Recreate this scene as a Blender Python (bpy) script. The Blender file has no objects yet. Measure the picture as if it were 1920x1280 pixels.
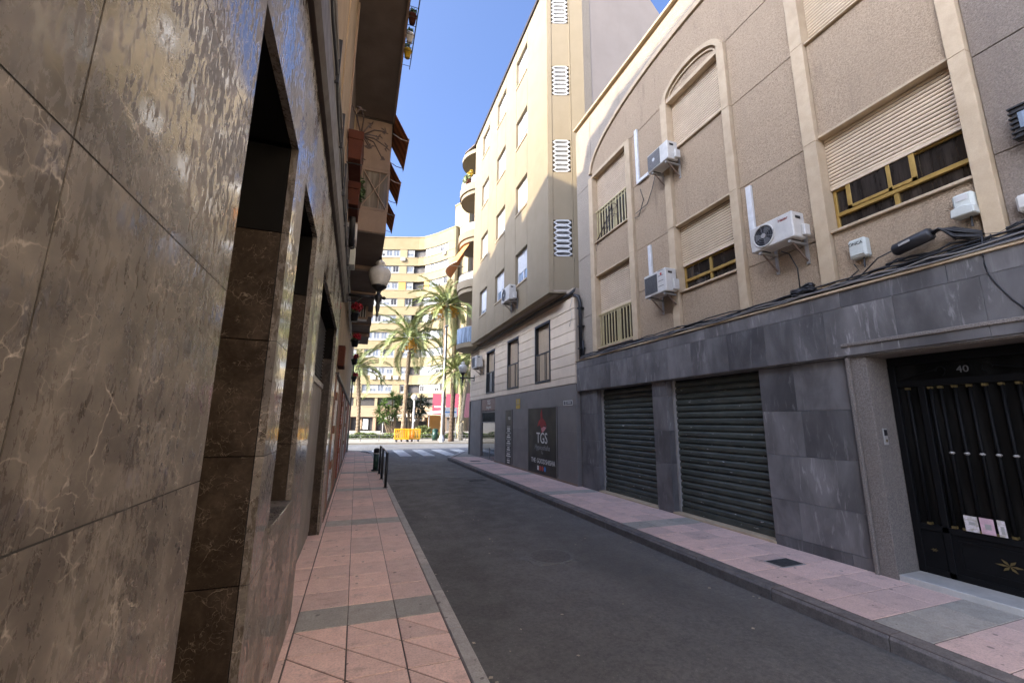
import bpy, bmesh, math, random
from mathutils import Vector, Matrix
random.seed(7)
PI = math.pi
scene = bpy.context.scene
COL = scene.collection

# ------------------------------------------------------------------ camera
cam_d = bpy.data.cameras.new('camera')
cam = bpy.data.objects.new('camera', cam_d)
COL.objects.link(cam)
right = Vector((0.93924302, -0.34316199, 0.00789922))
down = Vector((0.07180757, 0.17393142, -0.98213621))
fwd = Vector((0.33565789, 0.92303181, 0.1880055))
m = Matrix.Identity(4)
for i in range(3):
    m[i][0] = right[i]; m[i][1] = -down[i]; m[i][2] = -fwd[i]
m[2][3] = 1.6
cam.matrix_world = m
cam_d.sensor_fit = 'HORIZONTAL'
cam_d.sensor_width = 36.0
cam_d.lens = 14.727
cam_d.clip_start = 0.02
cam_d.clip_end = 3000
scene.camera = cam

# ------------------------------------------------------------------ world, sun, exposure
SUN = Vector((-1.0, -0.22, 0.52)).normalized()
world = bpy.data.worlds.new('World')
scene.world = world
world.use_nodes = True
wn = world.node_tree
bg = wn.nodes['Background']
sky = wn.nodes.new('ShaderNodeTexSky')
sky.sky_type = 'NISHITA'
sky.sun_disc = False
sky.sun_elevation = math.asin(SUN.z)
sky.sun_rotation = math.atan2(SUN.x, SUN.y)
sky.air_density = 0.5
sky.dust_density = 8.0
sky.ozone_density = 7.0
wn.links.new(sky.outputs[0], bg.inputs[0])
bg.inputs[1].default_value = 0.15
sd = bpy.data.lights.new('sun', 'SUN')
sd.energy = 2.0
sd.angle = math.radians(0.5)
sd.color = (1.0, 0.87, 0.64)
so = bpy.data.objects.new('sun', sd)
COL.objects.link(so)
so.rotation_euler = (-SUN).to_track_quat('-Z', 'Y').to_euler()
vs = scene.view_settings
vs.view_transform = 'Standard'
vs.look = 'None'
vs.gamma = 1.0
vs.use_curve_mapping = False
vs.exposure = 2.38
scene.render.resolution_x = 1024
scene.render.resolution_y = 682
scene.render.engine = 'CYCLES'
scene.cycles.max_bounces = 8
scene.cycles.diffuse_bounces = 5
scene.cycles.glossy_bounces = 4

# ------------------------------------------------------------------ material helpers
class N:
    def __init__(s, name):
        s.mat = bpy.data.materials.new(name); s.mat.use_nodes = True
        s.t = s.mat.node_tree; s.b = s.t.nodes['Principled BSDF']
        s.geo = s.t.nodes.new('ShaderNodeNewGeometry')
        s.info = None
    def n(s, typ, **kw):
        x = s.t.nodes.new(typ)
        for k, v in kw.items(): setattr(x, k, v)
        return x
    def put(s, sock, v):
        if hasattr(v, 'is_output') or isinstance(v, bpy.types.NodeSocket): s.t.links.new(v, sock)
        else: sock.default_value = v
    def pos(s, scale=(1, 1, 1), rot=(0, 0, 0), loc=(0, 0, 0)):
        mp = s.n('ShaderNodeMapping')
        s.t.links.new(s.geo.outputs['Position'], mp.inputs[0])
        mp.inputs['Scale'].default_value = scale; mp.inputs['Rotation'].default_value = rot
        mp.inputs['Location'].default_value = loc
        return mp.outputs[0]
    def rpos(s, scale=(1, 1, 1), rot=(0, 0, 0), amt=40):
        v = s.n('ShaderNodeVectorMath', operation='MULTIPLY_ADD')
        s.put(v.inputs[0], s.rcol()); v.inputs[1].default_value = (amt, amt, amt)
        s.put(v.inputs[2], s.pos(scale, rot))
        return v.outputs[0]
    def rnd(s):
        if not s.info: s.info = s.n('ShaderNodeObjectInfo')
        return s.info.outputs['Random']
    def rcol(s):
        c = s.n('ShaderNodeCombineXYZ')
        s.put(c.inputs[0], s.rnd()); s.put(c.inputs[1], s.math('FRACT', s.math('MULTIPLY', s.rnd(), 7.31)))
        s.put(c.inputs[2], s.math('FRACT', s.math('MULTIPLY', s.rnd(), 23.7)))
        return c.outputs[0]
    def noise(s, vec, scale, detail=3, rough=.55, dist=0):
        x = s.n('ShaderNodeTexNoise'); s.put(x.inputs['Vector'], vec)
        x.inputs['Scale'].default_value = scale; x.inputs['Detail'].default_value = detail
        x.inputs['Roughness'].default_value = rough; x.inputs['Distortion'].default_value = dist
        return x.outputs['Fac']
    def math(s, op, a, b=0.0, c=0.0, clamp=False):
        x = s.n('ShaderNodeMath', operation=op); x.use_clamp = clamp
        s.put(x.inputs[0], a); s.put(x.inputs[1], b); s.put(x.inputs[2], c)
        return x.outputs[0]
    def rng(s, v, a, b, c=0.0, d=1.0, smooth=True):
        x = s.n('ShaderNodeMapRange')
        if smooth: x.interpolation_type = 'SMOOTHSTEP'
        s.put(x.inputs[0], v); x.inputs[1].default_value = a; x.inputs[2].default_value = b
        x.inputs[3].default_value = c; x.inputs[4].default_value = d
        return x.outputs[0]
    def mix(s, f, a, b, mode='MIX'):
        x = s.n('ShaderNodeMix', data_type='RGBA', blend_type=mode)
        s.put(x.inputs[0], f)
        for i, v in ((6, a), (7, b)):
            if isinstance(v, (tuple, list)): v = (*v[:3], 1)
            s.put(x.inputs[i], v)
        return x.outputs[2]
    def bump(s, h, strength, dist=.01):
        x = s.n('ShaderNodeBump'); x.inputs['Strength'].default_value = strength
        x.inputs['Distance'].default_value = dist; s.put(x.inputs['Height'], h)
        s.t.links.new(x.outputs[0], s.b.inputs['Normal'])
    def fin(s, color, rough, metallic=0, spec=.5):
        if isinstance(color, tuple): color = (*color[:3], 1)
        s.put(s.b.inputs['Base Color'], color); s.put(s.b.inputs['Roughness'], rough)
        s.b.inputs['Metallic'].default_value = metallic
        s.b.inputs['Specular IOR Level'].default_value = spec
        return s.mat

def pm(name, c1, c2=None, scale=4, rough=.7, rv=.1, bump=0.0, bs=60, rand=0.0, metallic=0, spec=.4, st=(1, 1, 1), dirt=0.0, dirtc=(.05, .04, .03)):
    """plain weathered surface: two-tone noise, per-piece value shift, streaky dirt, fine relief"""
    s = N(name)
    c2 = c2 or tuple(x * .78 for x in c1)
    f = s.rng(s.noise(s.pos(st), scale, 5, .62), .3, .7)
    col = s.mix(f, c1, c2)
    fine = s.noise(s.pos(), bs, 2)
    col = s.mix(.35, col, s.mix(s.rng(fine, .25, .75), (.45, .45, .45), (.56, .56, .56)), 'OVERLAY')
    if rand:
        col = s.mix(1.0, col, s.mix(s.rnd(), (1 - rand,) * 3, (1, 1, 1)), 'MULTIPLY')
    if dirt:
        d = s.rng(s.noise(s.pos((2.2, 2.2, .35)), 1.6, 5, .65), .48, .8)
        col = s.mix(s.math('MULTIPLY', d, dirt), col, dirtc)
    r = s.rng(s.noise(s.pos(), scale * 1.7, 3), .3, .7, max(.02, rough - rv), min(1, rough + rv))
    if bump: s.bump(fine, bump, .01)
    return s.fin(col, r, metallic, spec)

def make_brown_marble(name, base, light, vein, vamt, rlo, rhi, spec=.5, streak=True, vs_=1.0):
    s = N(name)
    p = s.rpos(amt=17)
    cloud = s.rng(s.noise(p, 4.2, 9, .72, .5), .36, .66)
    col = s.mix(cloud, base, light)
    blot = s.rng(s.noise(p, 6.5, 7, .75, .4), .42, .64)
    col = s.mix(s.math('MULTIPLY', blot, .5), col, tuple(x * .62 for x in base))
    fine = s.noise(p, 48, 4, .75, .3)
    col = s.mix(s.rng(fine, .42, .72, 0, .3), col, tuple(x * .5 for x in base))
    # web of thin pale veins, broken up by a mask
    nz = s.n('ShaderNodeTexNoise'); s.put(nz.inputs['Vector'], p); nz.inputs['Scale'].default_value = 11.0; nz.inputs['Detail'].default_value = 4
    dv = s.n('ShaderNodeVectorMath', operation='MULTIPLY_ADD'); s.put(dv.inputs[0], nz.outputs['Color']); dv.inputs[1].default_value = (.13, .13, .13); s.put(dv.inputs[2], p)
    vein_m = None
    for sc, wd, am in ((8.0 * vs_, .010, .8), (21.0 * vs_, .015, .65)):
        vo = s.n('ShaderNodeTexVoronoi', feature='DISTANCE_TO_EDGE'); s.put(vo.inputs['Vector'], dv.outputs[0]); vo.inputs['Scale'].default_value = sc
        e = s.math('MULTIPLY', s.rng(vo.outputs['Distance'], 0, wd * 2.2, am, 0), s.rng(s.noise(p, 2.2 * sc / 5, 4, .65), .47, .64))
        vein_m = e if vein_m is None else s.math('MAXIMUM', vein_m, e)
    col = s.mix(s.math('MULTIPLY', vein_m, vamt), col, vein)
    # worn polish: ragged dull film over the polished face
    sp = s.pos((1.3, 1.3, .5))
    film = s.noise(sp, 38, 5, .72, .5)
    big = s.noise(s.pos((1, 1, .6)), 2.6, 4, .6)
    mk = s.rng(s.math('ADD', film, s.math('MULTIPLY', big, .7)), .76, .90)
    r = s.rng(mk, 0, 1, rlo, rhi)
    if streak:
        col = s.mix(s.math('MULTIPLY', mk, .08), col, tuple(x * 1.2 for x in light))
        g1 = s.rng(s.noise(s.pos((10, 10, .16), loc=(0, 3.1, 0)), 1.6, 3, .55), .69, .72)
        g2 = s.rng(s.noise(s.pos(), 14, 4, .7), .42, .55)
        col = s.mix(s.math('MULTIPLY', s.math('MULTIPLY', g1, g2), .18), col, tuple(x * .4 for x in base))
    s.bump(s.noise(s.pos((1, 1, .6)), 12, 3, .6), .03, .006)
    return s.fin(col, r, 0, spec)

def make_grey_marble(name):
    s = N(name)
    p = s.rpos((1, 1, .42), (math.radians(24), 0, 0), amt=13)
    c = s.rng(s.noise(p, 2.6, 6, .6, .5), .3, .75)
    col = s.mix(c, (.078, .074, .072), (.165, .157, .152))
    st = s.rng(s.noise(s.rpos((1.6, 1.6, .30), (math.radians(42), 0, 0), amt=9), 9.0, 6, .66, .9), .52, .70)
    gate = s.rng(s.noise(p, 1.6, 2), .42, .6)
    col = s.mix(s.math('MULTIPLY', s.math('MULTIPLY', st, gate), .55), col, (.34, .328, .315))
    col = s.mix(1.0, col, s.mix(s.rnd(), (.66, .66, .68), (1.4, 1.38, 1.36)), 'MULTIPLY')
    r = s.rng(s.noise(s.pos(), 5, 4), .3, .7, .34, .55)
    s.bump(s.noise(s.pos(), 40, 2), .04, .005)
    return s.fin(col, r, 0, .45)

def make_roughcast(name, c1, c2, dirt=.35):
    s = N(name)
    g = s.noise(s.pos(), 75, 3, .65)
    g2 = s.noise(s.pos(), 26, 3, .6)
    col = s.mix(s.rng(g, .33, .68), c2, c1)
    col = s.mix(s.rng(g2, .4, .66, 0, .5), col, tuple(x * .7 for x in c1))
    blot = s.rng(s.noise(s.pos(), 1.3, 5, .6), .35, .72)
    col = s.mix(s.math('MULTIPLY', blot, .5), col, tuple(x * .72 for x in c1))
    d = s.rng(s.noise(s.pos((1.6, 1.6, .35)), 1.7, 6, .68), .52, .8)
    col = s.mix(s.math('MULTIPLY', d, dirt), col, (.085, .07, .06))
    s.bump(s.math('ADD', g, s.math('MULTIPLY', g2, .8)), .75, .016)
    return s.fin(col, .92, 0, .2)

def make_asphalt(name, c1, c2, worn=0.0):
    s = N(name)
    sp = s.noise(s.pos(), 150, 2, .7)
    col = s.mix(s.rng(sp, .3, .75), c1, c2)
    big = s.rng(s.noise(s.pos((1, .35, 1)), .9, 5, .6), .35, .7)
    col = s.mix(s.math('MULTIPLY', big, .45), col, tuple(x * 1.45 for x in c2))
    oil = s.rng(s.noise(s.pos(), 2.3, 6, .7), .6, .75)
    col = s.mix(s.math('MULTIPLY', oil, .35), col, tuple(x * .6 for x in c1))
    if worn:
        w = s.rng(s.noise(s.pos((1, .6, 1)), 3.5, 6, .7), .52, .72)
        col = s.mix(s.math('MULTIPLY', w, worn), col, (.2, .185, .155))
    mid = s.noise(s.pos(), 28, 4, .7)
    col = s.mix(s.rng(mid, .38, .66, 0, .45), col, tuple(x * .55 for x in c1))
    lgt = s.noise(s.pos(loc=(3, 7, 0)), 44, 3, .75)
    col = s.mix(s.rng(lgt, .56, .74, 0, .5), col, tuple(x * 1.7 for x in c2))
    bits = s.rng(s.noise(s.pos(), 9, 2, .3), .74, .78)
    col = s.mix(s.math('MULTIPLY', bits, .5), col, (.22, .2, .17))
    s.bump(sp, .5, .01)
    return s.fin(col, s.rng(s.noise(s.pos(), 3, 3), .3, .7, .62, .9), 0, .4)

def make_tile(name, c1, c2, stain=.4):
    s = N(name)
    f = s.noise(s.pos(), 7, 7, .72)
    col = s.mix(s.rng(f, .3, .7), c1, c2)
    gr = s.noise(s.pos(), 62, 3, .75)
    col = s.mix(s.rng(gr, .42, .66, 0, .38), col, tuple(x * .45 for x in c2))
    gr2 = s.noise(s.pos((1, 1, 1), loc=(5, 2, 0)), 90, 2, .7)
    col = s.mix(s.rng(gr2, .56, .7, 0, .35), col, tuple(min(.95, x * 1.35) for x in c1))
    col = s.mix(1.0, col, s.mix(s.rnd(), (.82, .83, .84), (1.10, 1.06, 1.04)), 'MULTIPLY')
    d = s.rng(s.noise(s.pos((1, 1.5, 1)), 3.2, 7, .75), .52, .72)
    col = s.mix(s.math('MULTIPLY', d, stain), col, (.115, .09, .08))
    gum = s.rng(s.noise(s.pos(), 13, 1, .2), .755, .775)
    col = s.mix(s.math('MULTIPLY', gum, .6), col, (.07, .06, .055))
    s.bump(gr, .35, .008)
    return s.fin(col, s.rng(f, .3, .7, .55, .75), 0, .35)

def make_shutter_metal(name):
    s = N(name)
    col = s.mix(s.rng(s.noise(s.pos((1, 1, 3)), 4, 5, .65), .3, .7), (.032, .038, .031), (.066, .072, .058))
    dust = s.rng(s.noise(s.pos((1, .5, 4)), 5, 6, .7), .5, .75)
    col = s.mix(s.math('MULTIPLY', dust, .45), col, (.10, .095, .08))
    chip = s.rng(s.noise(s.pos((1, .7, 3)), 9, 4, .5), .69, .71)
    col = s.mix(chip, col, (.42, .41, .38))
    return s.fin(col, .5, 0, .5)

def make_glass(name, tint=(.016, .013, .011), rough=.03, spec=.5, streak=2.4):
    s = N(name)
    f = s.rng(s.noise(s.rpos((9, 9, .7), amt=3), 1.3, 4, .65), .42, .68)
    c = s.mix(f, tint, tuple(x * streak for x in tint))
    s.bump(s.noise(s.pos(), 3.0, 2), .02, .01)
    return s.fin(c, s.rng(s.noise(s.pos(), 2, 2), .3, .7, rough, rough + .05), 0, spec)

def make_foliage(name, c1, c2, rough=.55):
    s = N(name)
    c = s.mix(s.rng(s.noise(s.pos(), 2.3, 3), .35, .65), c1, c2)
    c = s.mix(s.math('MULTIPLY', s.rnd(), .5), c, tuple(x * .6 for x in c1))
    s.b.inputs['Subsurface Weight'].default_value = 0
    return s.fin(c, rough, 0, .4)

def plain(name, c, rough=.5, metallic=0, spec=.5):
    s = N(name)
    col = s.mix(s.rng(s.noise(s.pos(), 14, 4, .6), .3, .7), c, tuple(x * .86 for x in c))
    return s.fin(col, s.rng(s.noise(s.pos(), 9, 3), .3, .7, max(.03, rough - .07), rough + .07), metallic, spec)

MT = {}
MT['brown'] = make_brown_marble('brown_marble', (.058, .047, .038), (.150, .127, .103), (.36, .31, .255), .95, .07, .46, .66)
MT['brown_shaded'] = make_brown_marble('shaded_brown_marble', (.022, .0155, .011), (.046, .034, .025), (.20, .165, .13), .75, .14, .24, .35, False, 1.5)  # less dusty reveal marble, with recess shade also put into the colour
MT['grey_marble'] = make_grey_marble('grey_marble')
MT['rough_beige'] = make_roughcast('beige_roughcast', (.445, .335, .225), (.245, .182, .122), .5)
MT['rough_grey'] = make_roughcast('grey_roughcast', (.38, .325, .26), (.22, .19, .155), .4)
MT['rough_dark'] = make_roughcast('dark_roughcast', (.25, .205, .165), (.15, .122, .10), .3)
MT['stone'] = pm('cream_artificial_stone', (.49, .38, .25), (.42, .32, .205), 5, .8, .08, .12, 90, .10, dirt=.22, dirtc=(.16, .12, .09))
MT['asphalt'] = make_asphalt('asphalt', (.084, .079, .071), (.140, .131, .116))
MT['asphalt_worn'] = make_asphalt('worn_asphalt', (.11, .104, .092), (.17, .16, .14), .55)
MT['asphalt_patch'] = make_asphalt('patched_asphalt', (.10, .098, .09), (.16, .155, .14), .4)
MT['pink'] = make_tile('pink_paving', (.82, .575, .46), (.72, .49, .39), .38)
MT['pink_r'] = make_tile('dusky_pink_paving', (.76, .545, .455), (.66, .47, .395), .4)
MT['grey_tile'] = make_tile('grey_paving', (.46, .42, .35), (.38, .345, .285), .35)
MT['kerb'] = make_tile('kerb_stone', (.48, .44, .38), (.38, .35, .30), .35)
MT['kerb_dark'] = make_tile('dark_kerb_stone', (.20, .18, .16), (.12, .108, .098), .5)
MT['joint'] = plain('joint_mortar', (.12, .088, .074), .9)
MT['joint_dark'] = plain('dark_joint', (.012, .011, .010), .9)
MT['white_paint'] = pm('road_paint', (.62, .60, .55), (.40, .38, .34), 5, .7, .1, .1, 90, 0)
MT['core'] = plain('dark_core', (.006, .0055, .005), .9, 0, .05)
MT['tgs_dark'] = pm('charcoal_render', (.215, .195, .175), (.185, .168, .152), 1.5, .62, .08, .05, 90, .12, dirt=.25, dirtc=(.2, .18, .155))
MT['clad'] = pm('cream_cladding', (.76, .63, .47), (.69, .565, .42), 3, .75, .08, .10, 70, .12, dirt=.14, dirtc=(.26, .20, .15))
MT['render'] = pm('cream_render', (.245, .197, .128), (.225, .180, .115), 1.2, .85, .06, .22, 70, .04, dirt=.3, dirtc=(.19, .15, .095))
MT['party'] = pm('pinkish_party_wall', (.32, .272, .235), (.29, .246, .212), .8, .88, .06, .12, 60, 0, dirt=.18, dirtc=(.2, .17, .15))
MT['soffit'] = pm('soffit_render', (.40, .33, .26), (.34, .28, .22), 1.4, .85, .05, .05, 60)
MT['white'] = plain('white_coated_metal', (.58, .575, .56), .45)
MT['far_white'] = plain('far_window_frame', (.27, .265, .245), .5)
MT['white_plastic'] = pm('aged_white_plastic', (.56, .54, .49), (.47, .45, .41), 6, .45, .08, 0, 60, 0, dirt=.25, dirtc=(.35, .32, .27))
MT['grey_box'] = pm('grey_green_plastic', (.50, .52, .47), (.43, .45, .41), 6, .5, .08, 0, 60, 0, dirt=.2, dirtc=(.25, .24, .2))
MT['grille'] = plain('grille_grey', (.12, .12, .12), .6)
MT['black'] = plain('black_metal', (.012, .012, .013), .42)
MT['black_gloss'] = plain('black_gloss_iron', (.005, .005, .0055), .6, 0, .12)
MT['cable'] = plain('black_cable', (.016, .016, .018), .5)
MT['cable_grey'] = plain('grey_cable', (.16, .145, .13), .6)
MT['cable_white'] = plain('white_cable', (.5, .48, .44), .6)
MT['green_post'] = plain('green_enamel', (.014, .048, .032), .35)
MT['gold'] = pm('gold_aluminium', (.42, .27, .075), (.33, .21, .055), 8, .38, .07, 0, 60, 0, .55)
MT['gold_pale'] = pm('faded_gold_aluminium', (.52, .44, .25), (.44, .36, .19), 8, .5, .07, 0, 60, 0, .2)
MT['slat_cream'] = pm('cream_shutter', (.58, .46, .32), (.51, .40, .275), 3, .55, .07, 0, 60, .06, dirt=.12, dirtc=(.25, .2, .15))
MT['slat_pink'] = pm('beige_shutter', (.60, .475, .34), (.53, .415, .295), 3, .55, .07, 0, 60, .06, dirt=.12, dirtc=(.25, .2, .15))
MT['garage'] = make_shutter_metal('green_black_shutter')
MT['glass'] = make_glass('window_glass')
MT['glass_door'] = make_glass('door_glass', (.005, .0048, .0045), .06, .16)
MT['glass_far'] = make_glass('far_glass', (.09, .10, .115), .10, .5)
MT['pale_glass'] = make_glass('curtained_glass', (.13, .11, .085), .08, .5, 1.9)
MT['glass_mirror'] = make_glass('shop_glass', (.02, .024, .024), .01, 1.0)
MT['glass_blue'] = make_glass('blue_tinted_glass', (.16, .20, .25), .12, .6)
MT['far_blind'] = pm('far_blind', (.34, .33, .305), (.26, .26, .245), 3, .7, .05, 0, 60, .2)
MT['blind'] = pm('pale_blind', (.66, .64, .60), (.55, .54, .51), 3, .7, .05, 0, 60, .2)
MT['granite'] = make_roughcast('speckled_granite', (.27, .235, .20), (.12, .105, .095), .1)
MT['granite'].node_tree.nodes['Principled BSDF'].inputs['Roughness'].default_value = .5
MT['marble_white'] = pm('white_marble', (.46, .44, .40), (.37, .355, .325), 5, .4, .1, 0, 60)
MT['terracotta'] = pm('terracotta', (.075, .026, .016), (.06, .021, .014), 6, .85, .1, .1, 60, spec=.1)
MT['brick'] = pm('red_brick', (.30, .085, .045), (.22, .06, .035), 9, .7, .1, .15, 70, .3)
MT['blue_tile'] = pm('pale_blue_tile', (.40, .45, .50), (.32, .37, .42), 4, .3, .1, 0, 60, .1)
MT['wood'] = pm('brown_tile', (.17, .075, .035), (.12, .05, .025), 9, .5, .1, 0, 60)
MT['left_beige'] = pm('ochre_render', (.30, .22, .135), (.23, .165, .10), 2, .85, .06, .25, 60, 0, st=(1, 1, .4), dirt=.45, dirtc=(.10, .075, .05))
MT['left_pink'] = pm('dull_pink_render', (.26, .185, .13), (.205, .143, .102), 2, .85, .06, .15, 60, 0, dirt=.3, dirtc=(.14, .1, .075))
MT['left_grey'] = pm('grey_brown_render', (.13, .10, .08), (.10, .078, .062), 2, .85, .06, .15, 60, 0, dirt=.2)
MT['brown_metal'] = plain('dark_brown_metal', (.030, .020, .015), .55)
MT['awning'] = pm('rust_awning_cloth', (.56, .22, .085), (.46, .17, .065), 9, .85, .05, 0, 60)
MT['awning_b'] = pm('brown_awning_cloth', (.30, .12, .055), (.24, .09, .042), 9, .85, .05, 0, 60)
MT['awning_orange'] = pm('orange_awning_cloth', (.72, .27, .08), (.62, .22, .06), 5, .8, .05, 0, 60)
MT['milk_glass'] = plain('milky_lamp_glass', (.62, .60, .54), .22)
MT['pot_red'] = make_foliage('red_flower', (.42, .02, .035), (.28, .012, .03))
MT['leaf'] = make_foliage('dark_leaf', (.035, .07, .02), (.06, .10, .03))
MT['dry'] = plain('dry_stem', (.055, .035, .028), .8)
MT['palm'] = make_foliage('palm_leaf', (.13, .165, .05), (.24, .255, .085), .5)
MT['palm_b'] = make_foliage('palm_leaf_pale', (.24, .26, .10), (.16, .20, .07), .5)
MT['palm_fruit'] = plain('date_fruit', (.62, .33, .03), .6)
MT['trunk'] = pm('palm_bark', (.23, .165, .10), (.14, .10, .062), 5, .9, .05, .5, 16)
MT['trunk_dark'] = pm('dark_palm_bark', (.10, .066, .040), (.066, .042, .026), 5, .9, .05, .5, 16)
MT['trunk_pale'] = pm('pale_palm_bark', (.30, .25, .165), (.22, .18, .115), 5, .9, .05, .4, 16)
MT['hedge'] = make_foliage('hedge_leaf', (.10, .15, .035), (.20, .24, .07))
MT['yucca'] = make_foliage('lit_yucca_leaf', (.055, .12, .02), (.14, .22, .045), .4)  # sunlit side of the yucca clump, brightness put into the leaf colour
MT['yucca_shaded'] = make_foliage('shaded_yucca_leaf', (.018, .035, .022), (.03, .055, .03), .4)  # shaded side of the same clump, shade put into the leaf colour
MT['far_brick'] = pm('yellow_brick', (.255, .20, .108), (.225, .176, .092), .6, .85, .05, .1, 20, .05, dirt=.15, dirtc=(.21, .165, .085))
MT['far_pale'] = pm('pale_yellow_render', (.275, .22, .125), (.25, .20, .112), .5, .85, .05, 0, 20)
MT['far_pink'] = pm('pink_brown_brick', (.30, .205, .125), (.26, .178, .108), .7, .85, .05, 0, 20)
MT['far_dark'] = pm('shop_dark', (.045, .036, .03), (.03, .025, .02), .6, .6, .1)
MT['orange_brick'] = pm('orange_panel', (.52, .26, .07), (.45, .22, .06), .6, .8, .05)
MT['magenta'] = plain('magenta_panel', (.24, .028, .052), .6)
MT['plum'] = plain('plum_panel', (.055, .009, .02), .6)
MT['yellow_barrier'] = plain('yellow_plastic', (.82, .40, .015), .45)
MT['orange_barrier'] = plain('orange_plastic', (.75, .22, .015), .45)
MT['pave_far'] = pm('pale_plaza_paving', (.30, .27, .22), (.26, .235, .19), 1.5, .8, .05, 0, 40)
MT['avenue'] = make_asphalt('grey_avenue_asphalt', (.12, .12, .12), (.17, .17, .168))
MT['canvas'] = pm('cream_canvas', (.74, .68, .54), (.66, .60, .47), 2, .8, .05)
MT['ink_white'] = plain('white_print', (.70, .68, .62), .6)
MT['ink_grey'] = plain('grey_print', (.30, .29, .27), .6)
MT['ink_red'] = plain('dark_red_print', (.27, .022, .018), .6)
MT['ink_red2'] = plain('bright_red_print', (.42, .05, .035), .6)
MT['ink_blue'] = plain('blue_print', (.05, .2, .5), .6)
MT['ink_pink'] = plain('pink_print', (.6, .25, .25), .6)
MT['poster'] = pm('poster_black', (.014, .011, .009), (.040, .034, .020), 1.6, .45, .05, spec=.3)
MT['poster_brown'] = pm('poster_brown', (.10, .04, .03), (.13, .06, .045), 2, .4, .05)
MT['sign_yellow'] = plain('yellow_sign', (.48, .30, .01), .5)
MT['brass'] = plain('brass', (.12, .085, .03), .55, .4)
MT['paper'] = pm('leaflet_paper', (.62, .56, .58), (.28, .26, .20), 30, .6, .05)
MT['paper_pink'] = pm('pink_leaflet_paper', (.56, .37, .42), (.42, .28, .30), 26, .6, .05)
MT['inside'] = plain('beige_entrance_wall', (.28, .20, .15), .8)
MT['steel'] = plain('galvanised_steel', (.38, .36, .33), .5, .3)
MT['rust'] = pm('rusty_steel', (.22, .15, .11), (.14, .09, .06), 12, .75, .1)
MT['litter'] = plain('dry_litter', (.42, .36, .26), .8)
MT['iron_worn'] = pm('worn_cast_iron', (.11, .10, .09), (.07, .066, .06), 20, .6, .1, .5, 60)
MT['iron_lid'] = pm('cast_iron', (.06, .058, .055), (.035, .034, .032), 20, .6, .1, .5, 60)

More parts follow.
